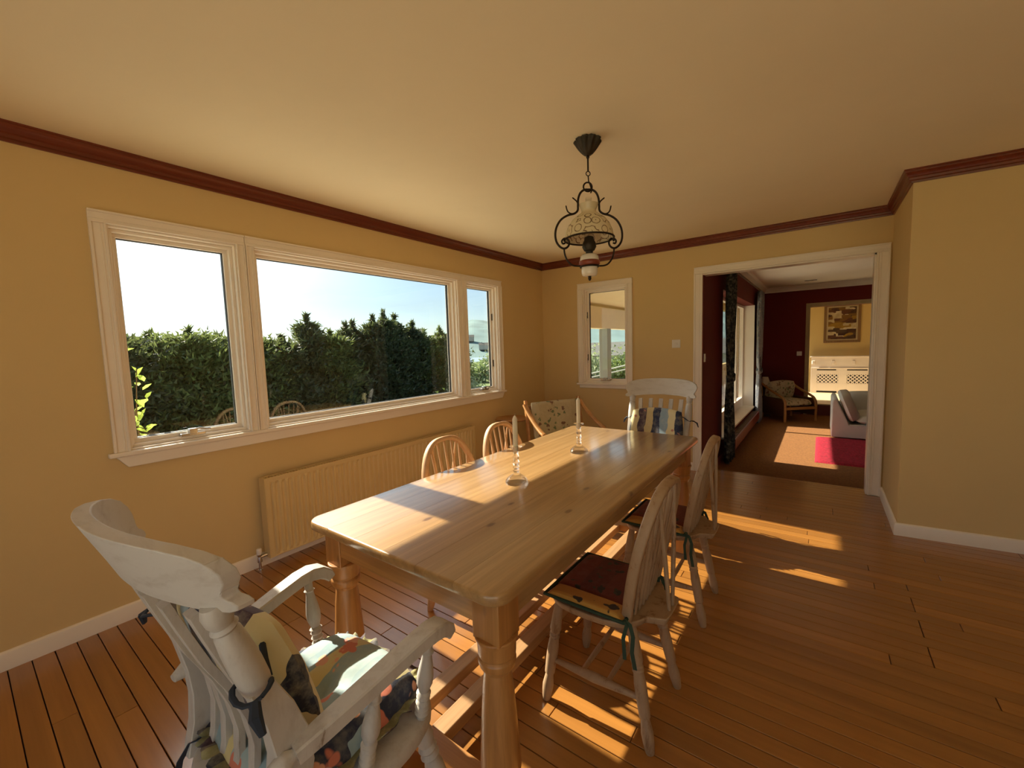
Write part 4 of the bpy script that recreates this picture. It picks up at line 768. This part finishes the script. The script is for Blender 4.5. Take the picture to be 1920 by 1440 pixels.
# ================================================================ LIVING ROOM
F0, LX0, LY1 = -0.15, 1.915, 5.5
LW = (1.10, 4.15, 0.15, 1.985)
XL = lambda u, v, ww: (LX0-ww, u, v)
struct(wall_cells(G(), XL, [0.131, LY1+0.15], [F0-0.1, H+0.1], [LW], 0.25), 'wall_living_left', M['red'], smooth=False)
OP = (2.700, 4.30, 0.07, 1.965)
YL = lambda u, v, ww: (u, LY1+ww, v)
struct(wall_cells(G(), YL, [LX0, 6.6], [F0-0.1, H+0.1], [OP], 0.15), 'wall_living_far', M['red'], smooth=False)
struct(G().box((6.5, 0.13, F0-.1), (6.65, 5.65, H+.1)), 'wall_living_right', M['red'], smooth=False)
struct(G().box((LX0-0.25, 0.13, H), (6.65, 5.65, H+0.1)), 'ceiling_living', M['lceil'], smooth=False)
struct(G().box((LX0-0.25, 0.12, F0-0.1), (6.65, 5.65, F0)), 'floor_living', M['carpet'], smooth=False)
CV = [(0, 2.30), (0.012, 2.30), (0.02, 2.325), (0.045, 2.345), (0.06, 2.375), (0.085, 2.385), (0.09, 2.3995), (0, 2.3995)]
struct(sweep_plan(G(), [(LX0, 0.131), (LX0, LY1), (6.5, LY1)], CV), 'trim_2', M['lceil'], ang=25)
BL = [(p[0], p[1]+F0) for p in BP]
struct(sweep_plan(G(), [(LX0, 0.15), (LX0, LY1), (2.60, LY1)], BL), 'baseboard_living', M['redgloss'], ang=25)
lw = empty('window_5', (0, 0, 0), kind='structure')
ring(XL, LW[0], LW[1], LW[2], LW[3], 0.045, 0.17, 0.235, 'frame', M['white'], lw, 0.003, tb=0.16)  # bottom rail made taller to set where the sun patch begins
for yy in (1.34, 3.42): g = G(); ubox(g, XL, yy-0.035, yy+0.035, LW[2]+.1, LW[3]-.03, 0.175, 0.23); g.build('mullion', M['white'], lw, smooth=False)
for a, b in ((1.145, 1.305), (1.375, 3.385), (3.455, 4.105)): g = G(); ubox(g, XL, a, b, LW[2]+.16, LW[3]-.045, 0.200, 0.204); g.build('pane', M['pane'], lw, smooth=False)
g = G(); ubox(g, XL, LW[1]-.008, LW[1]+.0, LW[2], LW[3], -0.001, 0.17); g.build('reveal', M['white'], lw, smooth=False)
g = G(); ubox(g, XL, LW[0]-.02, LW[1]+.02, LW[2]-.025, LW[2]+.003, -0.025, 0.18); g.build('sill', M['white'], lw, smooth=False, bevel=0.004)
cvr = empty('convector_heater', (LX0+0.003, 2.7, F0), 'low red-brown convector heater under the living room window', 'radiator')
G().box((0.0, -1.35, 0.10), (0.12, 1.25, 0.235)).build('casing', M['redgloss'], cvr, smooth=False, bevel=0.006)
g = G(); 
for k in range(26): g.box((0.03, -1.3+k*0.098, 0.236), (0.10, -1.3+k*0.098+0.07, 0.242))
g.build('grille', M['darkwood'], cvr, smooth=False)
for yy in (-1.1, 1.0): G().box((0.02, yy-0.02, 0.0), (0.06, yy+0.02, 0.10)).build('foot', M['redgloss'], cvr, smooth=False)
cvt = empty('ceiling_vent', (2.72, 4.7, H), 'small dark slotted vent in the pale living room ceiling', 'vent')
G().box((-0.10, -0.05, -0.008), (0.10, 0.05, 0.0)).build('frame', M['lceil'], cvt, smooth=False)
for k in range(4): G().box((-0.09, -0.04+k*0.021, -0.012), (0.09, -0.026+k*0.021, -0.008)).build('slat', M['dark'], cvt, smooth=False)
# curtains
def curtain(name, loc, w_, zt, zb, tie, mat, lab, lean=0.0, folds=7):
    t = empty(name, loc, lab, 'curtain', 'living room window curtains')
    def fn(a, b):
        z = zt+(zb-zt)*b; k = max(0, 1-abs(z-tie)/0.75)**2; ww = w_*(1-0.55*k)
        y_ = (a-0.5)*ww+lean*k; x = 0.075+0.032*math.sin(a*2*PI*folds)*(1-0.4*k)+0.010*math.sin(a*23+z*3); return (x, y_, z)
    g = G(); g.grid(fn, folds*12+1, 30); o = g.build('drape', mat, t, ang=80); md = o.modifiers.new('solid', 'SOLIDIFY'); md.thickness = 0.003
    g = G(); hwid = w_*0.26; g.grid(lambda a, b: (0.075+0.052*math.sin(2*PI*a), lean+(hwid)*math.cos(2*PI*a), tie-0.03+0.06*b+0.03*math.cos(2*PI*a)), 32, 3, closeu=True); o = g.build('tieback', mat, t); md = o.modifiers.new('solid', 'SOLIDIFY'); md.thickness = 0.004
    return t
curtain('curtain', (LX0+0.01, 1.12, 0), 0.42, 2.22, F0+0.015, 0.90, M['curtain'], 'dark curtain tied back at the near side of the living room window', 0.05)
curtain('curtain', (LX0+0.01, 4.22, 0), 0.50, 2.22, F0+0.015, 0.80, M['curtain2'], 'grey-blue curtain catching daylight at the far side of the window', -0.04)
cp = empty('curtain_pole', (0, 0, 0), 'wooden curtain pole above the living room window', 'curtain pole')
G().tube([(LX0+0.085, 0.85, 2.235), (LX0+0.085, 4.6, 2.235)], 0.014, 12).build('pole', M['darkwood'], cp)
for yy in (0.95, 4.5): G().box((LX0, yy-.012, 2.22), (LX0+0.085, yy+.012, 2.25)).build('bracket', M['darkwood'], cp, smooth=False)
# rug, sofa
rg = G(); 
rg.grid(lambda a, b: (2.868+2.2*a, 1.56+1.64*b, F0+0.022*min(1, (1-abs(2*a-1)**40))*min(1, (1-abs(2*b-1)**30))**1+0.004*mnoise.noise(Vector((a*130, b*110, 0)))*(1 if 0.01 < a < 0.99 and 0.01 < b < 0.99 else 0)), 150, 120)
tag(rg.build('rug', M['rug'], None, ang=80), 'crimson shag rug on the brown carpet', 'rug')
sf = empty('sofa', (3.05, 3.20, F0), 'off-white corner sofa beyond the crimson rug', 'sofa')
prof = [(0.0, 0.0), (0.0, 0.52), (0.010, 0.56), (0.035, 0.575), (0.065, 0.56), (0.085, 0.50), (0.21, 0.20), (2.3, 0.20), (2.3, 0.0)]
g = G(); n = len(prof); vs = [(x, 0.0, z+0.02) for x, z in prof]+[(x, 0.95, z+0.02) for x, z in prof]; fs = [tuple(range(n-1, -1, -1)), tuple(range(n, 2*n))]+[(i, (i+1) % n, n+(i+1) % n, n+i) for i in range(n)]
g.add(vs, fs); g.build('sofa_frame', M['sofa'], sf, ang=30, bevel=0.015)
g = G(); cushion(g, 0.46, 0.90, 0.10, tuft=False, pw=8, seed=1); R_ = Matrix.Rotation(math.radians(70), 4, 'Y'); g.v = [tuple(R_ @ Vector(p)+Vector((0.185, 0.43, 0.46))) for p in g.v]; g.build('back_cushion', M['sofa'], sf, ang=60)
g = G(); cushion(g, 1.9, 0.92, 0.085, tuft=False, pw=16, seed=3); g.v = [(x+1.17, y_+0.43, z+0.27) for x, y_, z in g.v]; g.build('seat_cushion', M['sofa'], sf, ang=60)
g = G(); cushion(g, 2.2, 0.62, 0.12, tuft=False, pw=14, seed=6); R_ = Matrix.Rotation(math.radians(80), 4, 'X'); g.v = [tuple(R_ @ Vector(p)+Vector((1.2, 1.02, 0.34))) for p in g.v]; g.build('back_rest', M['sofa'], sf, ang=60)
# living room armchair
a1 = Vector((2.40, 4.35)); a2 = Vector((2.85, 4.75)); mid = (a1+a2)/2; dv = (a2-a1).normalized(); rz = math.atan2(dv.y, dv.x)
ac = empty('cane_armchair', (mid.x, mid.y, F0), 'beech armchair with pale floral cushions in the living room corner', 'chair', rz=rz)
for sx in (-1, 1):
    x = sx*0.30
    g = G(); g.strip(smooth([(x, 0.0, 0.0), (x, 0.0, 0.30), (x, 0.03, 0.40), (x, 0.12, 0.46), (x, 0.40, 0.56), (x, 0.62, 0.66)]), (1, 0, 0), 0.04, 0.035, 0.4); g.build('arm_frame', M['armwood'], ac, ang=50)
    G().box((x-0.012, 0.03, 0.10), (x+0.012, 0.60, 0.42)).build('cane_side', M['darkwood'], ac, smooth=False, bevel=0.004)
    g = G(); g.strip([(x, 0.60, 0.0), (x, 0.60, 0.35), (x, 0.66, 0.68)], (1, 0, 0), 0.04, 0.035, 0.4); g.build('leg', M['armwood'], ac)
G().box((-0.3, -0.012, 0.22), (0.3, 0.018, 0.27)).build('front_rail', M['armwood'], ac, smooth=False, bevel=0.004)
g = G(); cushion(g, 0.57, 0.56, 0.075, tuft=False, pw=8, seed=8); g.v = [(x, y_+0.28, z+0.315) for x, y_, z in g.v]; g.build('seat_cushion', M['floral'], ac, ang=60)
g = G(); cushion(g, 0.57, 0.46, 0.11, tuft=False, pw=5, seed=9); R_ = Matrix.Rotation(math.radians(105), 4, 'X'); g.v = [tuple(R_ @ Vector(p)+Vector((0, 0.55, 0.50))) for p in g.v]; g.build('back_cushion', M['floral'], ac, ang=60)
lt = empty('lamp_table', (2.02, 5.05, F0), 'small dark table standing behind the living room armchair', 'table')
G().lathe([(0.15, 0.48), (0.155, 0.49), (0.155, 0.505), (0.15, 0.51)], n=32).build('table_top', M['darkwood'], lt)
G().lathe([(0.11, 0.0), (0.11, 0.015), (0.02, 0.04), (0.018, 0.46), (0.05, 0.481)], n=20).build('pedestal', M['darkwood'], lt)
tl = empty('table_lamp', (2.02, 5.05, F0+0.51), 'small table lamp with a cream cone shade behind the armchair', 'lamp')
G().lathe([(0.045, 0), (0.045, 0.01), (0.012, 0.02), (0.03, 0.06), (0.012, 0.10), (0.008, 0.13)], n=20).build('base', M['brass'], tl)
G().lathe([(0.095, 0.11), (0.05, 0.26), (0.048, 0.26), (0.093, 0.11)], n=28, cap=False).build('shade', M['shade'], tl, ang=60)
# hall beyond
HY = 7.77; F1 = 0.07
struct(G().box((1.0, LY1+.149, F1-0.2), (5.6, HY+.1, F1)), 'floor_hall', M['tile'], smooth=False)
struct(G().box((OP[0], LY1-0.001, F0), (OP[1], LY1+0.0, F1)), 'trim_6', M['redgloss'], smooth=False)
struct(G().box((OP[0], LY1-0.02, F1-0.02), (OP[1], LY1+0.16, F1+0.001)), 'trim_7', M['tile'], smooth=False)
struct(G().box((1.0, HY, F1-.2), (5.6, HY+.1, H+.1)), 'wall_hall_far', M['hall'], smooth=False)
XH = lambda u, v, ww: (1.0-ww, u, v)
struct(wall_cells(G(), XH, [LY1+.15, HY], [F1-.2, H+.1], [(6.2, 7.72, 0.8, 2.1)], 0.1), 'wall_hall_left', M['hall'], smooth=False)
struct(G().box((5.5, LY1+.15, F1-.2), (5.6, HY, H+.1)), 'wall_hall_right', M['hall'], smooth=False)
struct(G().box((0.9, LY1+.15, H), (5.6, HY+.1, H+.1)), 'ceiling_hall', M['lceil'], smooth=False)
dh = empty('door_2', (0, 0, 0), kind='structure')
G().box((OP[0]-0.055, LY1-0.018, F0), (OP[0], LY1+0.0, OP[3]+0.075)).build('casing', M['mount'], dh, smooth=False, bevel=0.004); G().box((OP[0], LY1-0.018, OP[3]), (OP[1], LY1, OP[3]+0.075)).build('casing', M['mount'], dh, smooth=False, bevel=0.004)
G().box((OP[0]-0.001, LY1, F1), (OP[0]+0.012, LY1+.15, OP[3])).build('lining', M['mount'], dh, smooth=False)
pc = empty('framed_painting', (3.278, HY, 1.685), 'abstract brown and yellow painting in a wooden frame on the far hall wall', 'painting')
pw_, ph_ = 0.335, 0.445
for a in (((-pw_, -0.03, -ph_), (pw_, 0, -ph_+.05)), ((-pw_, -0.03, ph_-.05), (pw_, 0, ph_)), ((-pw_, -0.03, -ph_+.05), (-pw_+.05, 0, ph_-.05)), ((pw_-.05, -0.03, -ph_+.05), (pw_, 0, ph_-.05))): G().box(*a).build('frame_side', M['frame'], pc, smooth=False, bevel=0.004)
G().box((-pw_+.05, -0.014, -ph_+.05), (pw_-.05, -0.001, ph_-.05)).build('mount', M['mount'], pc, smooth=False); G().box((-pw_+.08, -0.017, -ph_+.08), (pw_-.08, -0.014, ph_-.08)).build('canvas', M['art'], pc, smooth=False)
# radiator cover: two units in one long cabinet with lattice grilles
rc = empty('radiator_cover', (2.72, HY-0.002, F1), 'cream radiator cabinet with lattice grilles and a shelf in the hall', 'radiator cover')
D_ = -0.20; W_ = 2.0
G().box((-0.02, D_-0.03, 0.835), (W_, 0, 0.862)).build('shelf', M['white'], rc, smooth=False, bevel=0.005)
g = G().box((0, D_, 0.60), (W_, -0.02, 0.835)); g.build('frieze', M['white'], rc, smooth=False)
g = G(); P0 = 0.115; pit = 0.555; yy0, yy1 = D_-0.012, D_+0.004
holes = [(P0+k*pit, P0+k*pit+0.40, 0.235, 0.445) for k in range(3)]+[(P0+k*pit+0.0, P0+k*pit+0.36, 0.535, 0.56) for k in range(3)]+[(P0+k*pit, P0+k*pit+0.38, -0.01, 0.055) for k in range(3)]
wall_cells(g, lambda u, v, ww: (u, yy0+ww, v), [0, W_], [0, 0.585], holes, yy1-yy0); g.build('front_panel', M['white'], rc, smooth=False, bevel=0.002)
G().box((0, D_-0.022, 0.575), (W_, D_+.004, 0.597)).build('rail', M['white'], rc, smooth=False, bevel=0.004)
for k in range(3):
    a, b = holes[k][0], holes[k][1]; g = G()
    for s_ in (-1, 1):
        for q in range(-8, 12):
            # diagonal laths clipped to the opening
            x0 = a+q*0.075; z0, z1 = 0.235, 0.445
            p = (x0, z0) if s_ > 0 else (x0, z1); e = (x0+0.21, z1) if s_ > 0 else (x0+0.21, z0)
            t0 = max(0, (a-p[0])/0.21); t1 = min(1, (b-p[0])/0.21)
            if t1-t0 < 0.05: continue
            P_ = (p[0]+0.21*t0, p[1]+(e[1]-p[1])*t0); E_ = (p[0]+0.21*t1, p[1]+(e[1]-p[1])*t1)
            g.strip([(P_[0], D_-0.004+0.003*s_, P_[1]), (E_[0], D_-0.004+0.003*s_, E_[1])], (0.7, 0, -0.7*s_), 0.022, 0.003, 0.1)
    g.build('lattice', M['white'], rc, smooth=False)
for k in range(5): G().box((0.02+k*0.37, D_-0.02, 0.68), (0.075+k*0.37, D_-0.001, 0.76)).build('block', M['white'], rc, smooth=False, bevel=0.006)
G().box((0.02, D_+0.02, 0.01), (W_-0.02, D_+0.03, 0.58)).build('dark_back', M['dark'], rc, smooth=False)

# ================================================================ OUTSIDE
def terr(x, y_):
    d = math.hypot(x-1, y_+2); return -0.95-0.05*max(0, min(d, 14)-6)-0.02*max(0, min(d, 240)-14)
g = G(); rr = [0, 3, 6, 9, 12, 16, 22, 32, 50, 80, 120, 170, 230]; na = 40
vs = []; 
for r_ in rr:
    for k in range(na): a = 2*PI*k/na; x, y_ = 1+r_*math.cos(a), -2+r_*math.sin(a); vs.append((x, y_, terr(x, y_)+(0.25*mnoise.noise(Vector((x*.08, y_*.08, 0))) if r_ > 10 else 0)))
fs = [(i*na+k, i*na+(k+1) % na, (i+1)*na+(k+1) % na, (i+1)*na+k) for i in range(len(rr)-1) for k in range(na)]
struct(g.add(vs, fs), 'ground', M['grass'])
g = G(); g.grid(lambda a, b: (-1200*math.cos(a*PI*1.0-0.4)*(0.14+b), 1200*math.sin(a*PI-0.4)*(0.14+b), -7.2), 24, 3); struct(g, 'ground_water', M['water'], smooth=False)
g = G()
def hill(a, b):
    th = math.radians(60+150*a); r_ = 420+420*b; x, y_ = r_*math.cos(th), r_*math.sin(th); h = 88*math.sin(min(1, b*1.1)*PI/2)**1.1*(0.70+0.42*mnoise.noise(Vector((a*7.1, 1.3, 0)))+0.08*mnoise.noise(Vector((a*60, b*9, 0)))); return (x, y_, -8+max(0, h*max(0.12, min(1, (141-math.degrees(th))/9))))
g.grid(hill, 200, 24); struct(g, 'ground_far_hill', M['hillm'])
def np_mesh(name, V, F, mat):
    me = bpy.data.meshes.new(name); me.vertices.add(len(V)); me.vertices.foreach_set('co', np.asarray(V, np.float32).ravel())
    F = np.asarray(F, np.int32); me.loops.add(F.size); me.loops.foreach_set('vertex_index', F.ravel()); me.polygons.add(len(F)); me.polygons.foreach_set('loop_start', np.arange(0, F.size, F.shape[1], dtype=np.int32)); me.update(calc_edges=True); me.materials.append(mat); return me
def fronds(R, P, D, L, W, up=0.3):
    """triangular sprays at points P heading along D"""
    n = len(P); D = D/np.linalg.norm(D, axis=1)[:, None]; A = R.normal(size=(n, 3)); S = np.cross(D, A); S /= np.linalg.norm(S, axis=1)[:, None]
    V = np.empty((n, 3, 3)); V[:, 0] = P-S*W[:, None]; V[:, 1] = P+S*W[:, None]; V[:, 2] = P+D*L[:, None]; return V.reshape(-1, 3), np.arange(n*3).reshape(-1, 3)
def conifer_mesh(seed, h, rad, mat, n=9000, shape=1.0, L=0.17):
    R = np.random.RandomState(seed); nb = 150; P = []; D = []
    zb = R.uniform(0.02, 1, nb)**0.9; th = R.uniform(0, 2*PI, nb); ln = rad*(1-zb)**(0.75*shape)*R.uniform(0.7, 1.2, nb)+0.06
    k = n//nb
    for i in range(nb):
        t_ = R.uniform(0.15, 1, k)**0.7; d = np.array([math.cos(th[i]), math.sin(th[i]), R.uniform(0.05, 0.5)]); base = np.array([0, 0, zb[i]*h*0.94])
        c = base+np.outer(t_*ln[i], d); sp = 0.13*ln[i]+0.05; c += R.normal(size=(k, 3))*sp*np.array([1, 1, 0.6]); keep = R.uniform(size=k) < (0.35+0.65*min(1, zb[i]*1.6)) if False else np.ones(k, bool); P.append(c); dd = d*0.9+R.normal(size=(k, 3))*0.55+np.array([0, 0, 0.25]); D.append(dd)
    # leading shoots
    m = 160; c = np.zeros((m, 3)); c[:, 2] = R.uniform(0.9, 1.04, m)*h; c[:, :2] = R.normal(size=(m, 2))*0.035; P.append(c); D.append(R.normal(size=(m, 3))*0.7+np.array([0, 0, 0.5]))
    P = np.vstack(P); D = np.vstack(D); n = len(P); V, F = fronds(R, P, D, R.uniform(0.6, 1.3, n)*L, R.uniform(0.25, 0.5, n)*L*0.55); return np_mesh('foliage', V, F, mat)
def broad_mesh(seed, rx, ry, rz_, mat, n=5000, L=0.09):
    R = np.random.RandomState(seed); nb = 30; cs = R.normal(size=(nb, 3)); cs /= np.linalg.norm(cs, axis=1)[:, None]; cs[:, 2] = np.abs(cs[:, 2])*0.9+0.1; cs *= R.uniform(0.4, 0.8, nb)[:, None]
    idx = R.randint(0, nb, n); P = cs[idx]+R.normal(size=(n, 3))*0.17; P = P*np.array([rx, ry, rz_]); D = R.normal(size=(n, 3))+np.array([0, 0, 0.3]); V, F = fronds(R, P, D, R.uniform(0.6, 1.3, n)*L, R.uniform(0.3, 0.5, n)*L); return np_mesh('foliage', V, F, mat)
def tree(kind, x, y_, h, mesh, label, group, trunk_r=0.08, scale=1.0, rz=0.0, zt=None, name='tree'):
    z = terr(x, y_) if zt is None else zt; t = empty(name, (x, y_, z), label, 'tree' if name == 'tree' else 'bush', group, rz)
    o = bpy.data.objects.new('foliage', mesh); COL.objects.link(o); o.parent = t
    g = G(); g.tube([(0, 0, -0.1), (0.02, 0.01, h*0.4), (0, 0, h*0.8)], [trunk_r, trunk_r*0.7, trunk_r*0.2], 8); g.build('trunk', M['bark'], t); return t
C = Vector((2.891, -4.6266, 1.3556))
HED = [(-11.2, -3.2, 3.15, 1.5, 0), (-11.0, -2.2, 3.25, 1.5, 0), (-11.3, -1.35, 3.2, 1.4, 1), (-10.8, -0.65, 3.25, 1.45, 1), (-11.2, 0.15, 3.15, 1.4, 0), (-11.0, 1.0, 3.2, 1.35, 1), (-11.0, 1.85, 3.15, 1.35, 0), (-11.0, 2.72, 3.85, 1.35, 0), (-10.8, 3.4, 3.3, 1.2, 1),
       (-11.0, 4.12, 3.65, 0.8, 0), (-11.3, 4.6, 3.75, 0.9, 0), (-10.9, 5.22, 3.95, 1.3, 0), (-11.0, 5.8, 4.15, 1.3, 0), (-11.1, 6.4, 4.05, 1.3, 0), (-10.9, 7.15, 3.8, 1.25, 0), (-11.1, 7.9, 3.5, 1.2, 1), (-10.9, 8.7, 3.6, 1.2, 1), (-11.1, 9.6, 3.45, 1.1, 1)]
HL = ['dark hedge tree at the left end, behind the lime-green shoots', 'dark hedge tree, second from the left end of the left window', 'yellow-green hedge tree just left of the middle of the left window', 'yellow-green hedge tree just right of the middle of the left window', 'dark hedge tree beside the right frame of the left window', 'yellow-green hedge tree hidden by the bar between left and wide windows', 'low dark hedge tree at the left edge of the wide window',
      'pointed dark conifer left of the middle of the wide window', 'yellow-green low tree right of the pointed conifer', 'thin conifer spire, left of the pair in mid window', 'thin conifer spire, right of the pair in mid window', 'tall dark conifer left of the tallest one', 'tallest dark conifer in the right half of the wide window', 'tall dark conifer just right of the tallest one', 'pointed dark conifer second to the right of the tallest one', 'brownish conifer well left of the right frame of the wide window', 'yellowish conifer beside the right frame of the wide window', 'last conifer of the hedge, partly behind the right window frame']
for i, (x, y_, h, r_, k) in enumerate(HED):
    tree('c', x, y_, h, conifer_mesh(40+i, h, r_, M['conifer2'] if k else M['conifer'], 9000 if k == 0 else 8000, 0.45 if h < 3.6 else 0.8, 0.17), HL[i], 'garden conifers')
struct(G().box((-9.3, -8.5, -0.99), (-0.135, 0.1, -0.90)).box((-0.135, -13.0, -0.3), (13.0, RY-0.14, -0.21)).box((-4.0, 0.14, -1.0), (1.64, 5.6, -0.93)), 'bounce_paving', M['bounce_paving'], smooth=False)  # unseen paving added to bounce sun up to the ceiling and verandah soffit
# shoots with lime leaves by the window
sh = empty('leafy_shrub', (-0.62, -3.985, terr(-0.75, -4.4)), 'lime-green leafy shoots close outside the left window', 'shrub')
lm = G(); lm.add([(0, 0, 0), (0.018, 0.006, 0.02), (0.016, 0.008, 0.045), (0, 0, 0.065), (-0.016, 0.008, 0.045), (-0.018, 0.006, 0.02), (0, -0.004, 0.034)], [(0, 1, 6), (1, 2, 6), (2, 3, 6), (3, 4, 6), (4, 5, 6), (5, 0, 6)]); lme = lm.mesh('leaf', M['leaf'])
R1 = random.Random(3)
for s_ in range(5):
    top = Vector((-0.12+0.06*s_, [0.02, 0.06, 0.14, 0.09, 0.0][s_], [2.05, 2.42, 2.25, 2.0, 2.2][s_])); pts = [Vector((0, 0, 0)).lerp(top, q)+Vector((0.06*math.sin(q*4+s_), 0.05*math.sin(q*5), 0)) for q in [k/8 for k in range(9)]]
    G().tube(pts, [0.010-0.0009*k for k in range(9)], 6).build('stem', M['bark'], sh)
    for q in range(40):
        t_ = 0.5+0.5*q/40; p = Vector((0, 0, 0)).lerp(top, t_)+Vector((0.06*math.sin(t_*4+s_), 0.05*math.sin(t_*5), 0))+Vector((R1.uniform(-.04, .04), R1.uniform(-.02, .055), 0)); o = bpy.data.objects.new('leaf', lme); COL.objects.link(o); o.parent = sh; o.location = p
        o.rotation_euler = (R1.uniform(0.5, 1.4), R1.uniform(-.4, .4), q*2.4); s1 = R1.uniform(0.8, 1.3); o.scale = (s1, s1, s1)
# shrubs seen through the small end panes and the back window
BU = [(-6.5, 5.3, 1.0, 1.0, 1.15, 'bush', 'yellow-green bush low in the narrow right-hand window'), (-8.2, 7.6, 1.2, 1.1, 1.35, 'willow', 'grey-green bush at the bottom of the narrow right-hand window')]
for i, (x, y_, rx, ry, rz_, mk, lab) in enumerate(BU): tree('b', x, y_, 1.2, broad_mesh(90+i, rx, ry, rz_, M[mk], 6000, 0.10), lab, None, 0.05, name='bush')
FT = [(126.0, 44, 2.6, 'round green tree at the right of the narrow window, below the far houses'), (131.0, 40, 2.2, 'round green tree in the middle of the narrow window, below the far houses'), (136.0, 47, 2.8, 'round green tree at the left of the narrow window, below the far houses'), (129.0, 66, 3.2, 'farther green tree behind the round ones in the narrow window')]
for i, (th, dist, h, lab) in enumerate(FT):
    x, y_ = C.x+dist*math.cos(math.radians(th)), C.y+dist*math.sin(math.radians(th))
    tree('f', x, y_, h*0.7, broad_mesh(120+i, 2.6, 2.6, h, M['fartree'], 6000, 0.30), lab, 'distant round trees', 0.2, zt=terr(x, y_)-0.3)
def house(x, y_, w_, d_, h, rz, lab, grp, z=None):
    t = empty('house', (x, y_, terr(x, y_) if z is None else z), lab, 'house', grp, rz)
    G().box((-w_/2, -d_/2, 0), (w_/2, d_/2, h)).build('walls', M['render'], t, smooth=False)
    g = G(); e = 0.3; rh = h*0.55; g.add([(-w_/2-e, -d_/2-e, h-.05), (w_/2+e, -d_/2-e, h-.05), (w_/2+e, d_/2+e, h-.05), (-w_/2-e, d_/2+e, h-.05), (-w_/2-e, 0, h+rh), (w_/2+e, 0, h+rh)], [(0, 1, 5, 4), (2, 3, 4, 5), (0, 4, 3), (1, 2, 5), (0, 3, 2, 1)]); g.build('roof', M['roofg'], t, smooth=False)
    for k in range(3):
        xx = -w_/2+w_*(k+0.5)/3; G().box((xx-0.5, -d_/2-0.03, h*0.35), (xx+0.5, -d_/2+0.02, h*0.75)).build('window', M['dark'], t, smooth=False)
    G().box((w_*0.25, -0.4, h+rh*0.5), (w_*0.25+0.7, 0.4, h+rh+0.8)).build('chimney', M['render'], t, smooth=False)
    return t
k = 0
for th, r_, lab in ((125.5, 470, 'small pale house on the far shore, rightmost of the row'), (127.8, 500, 'small pale house on the far shore, second from the right'), (130.0, 460, 'small pale house on the far shore, in the middle of the row'), (132.3, 505, 'small pale house on the far shore, second from the left'), (134.6, 475, 'small pale house on the far shore, leftmost of the row')):
    a = math.radians(th); b_ = (r_-420)/420; house(r_*math.cos(a), r_*math.sin(a), 14, 9, 5, a+PI/2, lab, 'houses on the far shore', z=-8+88*math.sin(min(1, b_*1.1)*PI/2)**1.1*0.7)
# verandah outside the back window
vr = empty('verandah', (0, 0, 0), 'cream verandah roof on a grey post outside the back window', 'verandah')
G().box((0.34, 0.14, 1.585), (0.46, 5.4, 1.875)).build('beam', M['soffit'], vr, smooth=False, bevel=0.004)
G().add([(0.30, 0.14, 1.875), (LX0-0.26, 0.14, 2.30), (LX0-0.26, 5.4, 2.30), (0.30, 5.4, 1.875), (0.30, 0.14, 1.93), (LX0-0.26, 0.14, 2.36), (LX0-0.26, 5.4, 2.36), (0.30, 5.4, 1.93)], [(0, 3, 2, 1), (4, 5, 6, 7), (0, 1, 5, 4), (1, 2, 6, 5), (2, 3, 7, 6), (3, 0, 4, 7)]).build('soffit', M['soffit'], vr, smooth=False)
G().box((0.335, 0.96, -0.95), (0.465, 1.09, 1.585)).build('post', M['post'], vr, smooth=False, bevel=0.006)
G().box((0.335, 5.2, -0.95), (0.465, 5.33, 1.585)).build('post', M['post'], vr, smooth=False, bevel=0.006)
hr = empty('handrail', (0, 0, 0), 'pale double handrail sloping outside the back window', 'railing')
for dz in (0.0, -0.07): G().tube([(-0.95, 2.55, 0.74+dz), (0.32, 2.45, 1.03+dz)], 0.013, 8).build('rail', M['post'], hr)
for xx, zz in ((-0.9, 0.75), (0.28, 1.02)): G().box((xx-.02, 2.48, -0.93), (xx+.02, 2.52, zz)).build('baluster', M['post'], hr, smooth=False)
dk = empty('timber_planter', (-0.75, 3.35, -0.93), 'dark brown timber planter box below the handrail', 'planter', rz=0.0)
for k in range(8): G().box((-1.0, -0.22, 0.0+k*0.2), (1.0, 0.22, 0.19+k*0.2)).build('plank', M['deck'], dk, smooth=False, bevel=0.005)
tree('b', -1.75, 4.9, 1.6, broad_mesh(200, 0.5, 0.5, 2.2, M['willow'], 14000, 0.08), 'pale grey-green willowy bush left of the verandah post', None, 0.05, name='bush')
tree('b', -1.75, 6.0, 1.4, broad_mesh(201, 0.5, 0.5, 2.0, M['bush'], 20000, 0.075), 'dark green bush behind the verandah post', None, 0.05, name='bush')
tree('b', -1.0, 5.3, 1.4, broad_mesh(202, 0.6, 0.55, 2.05, M['bush'], 20000, 0.075), 'rounded dark green bush right of the verandah post', None, 0.05, name='bush')
for i, (x, y_, w_) in enumerate([(-13, 38, 11), (-22, 44, 12), (-4, 40, 10)]): house(x, y_, w_, 8, 2.3, 0.15+0.2*i, ['grey-roofed bungalow behind the verandah post', 'grey-roofed bungalow left of the verandah post', 'grey-roofed bungalow at the right of the back window'][i], 'bungalows beyond the garden')
rs = empty('rose', (1.075, 0.33, 0.885), 'pale yellow rose head outside the bottom right of the back window', 'flower')
for k in range(14):
    a = k*2.4; r_ = 0.008+0.0024*k; g = G(); g.grid(lambda u, v_: (r_*math.cos(a+(u-.5)*1.7)*(0.4+v_*1.1), r_*math.sin(a+(u-.5)*1.7)*(0.4+v_*1.1), -0.02+0.05*v_-0.012*v_*k/6), 6, 5); g.build('petal', M['petal'], rs)
G().tube([(0, 0, -0.02), (0.03, 0.04, -0.8), (0.02, 0.05, -1.83)], 0.004, 6).build('stem', M['bush'], rs)
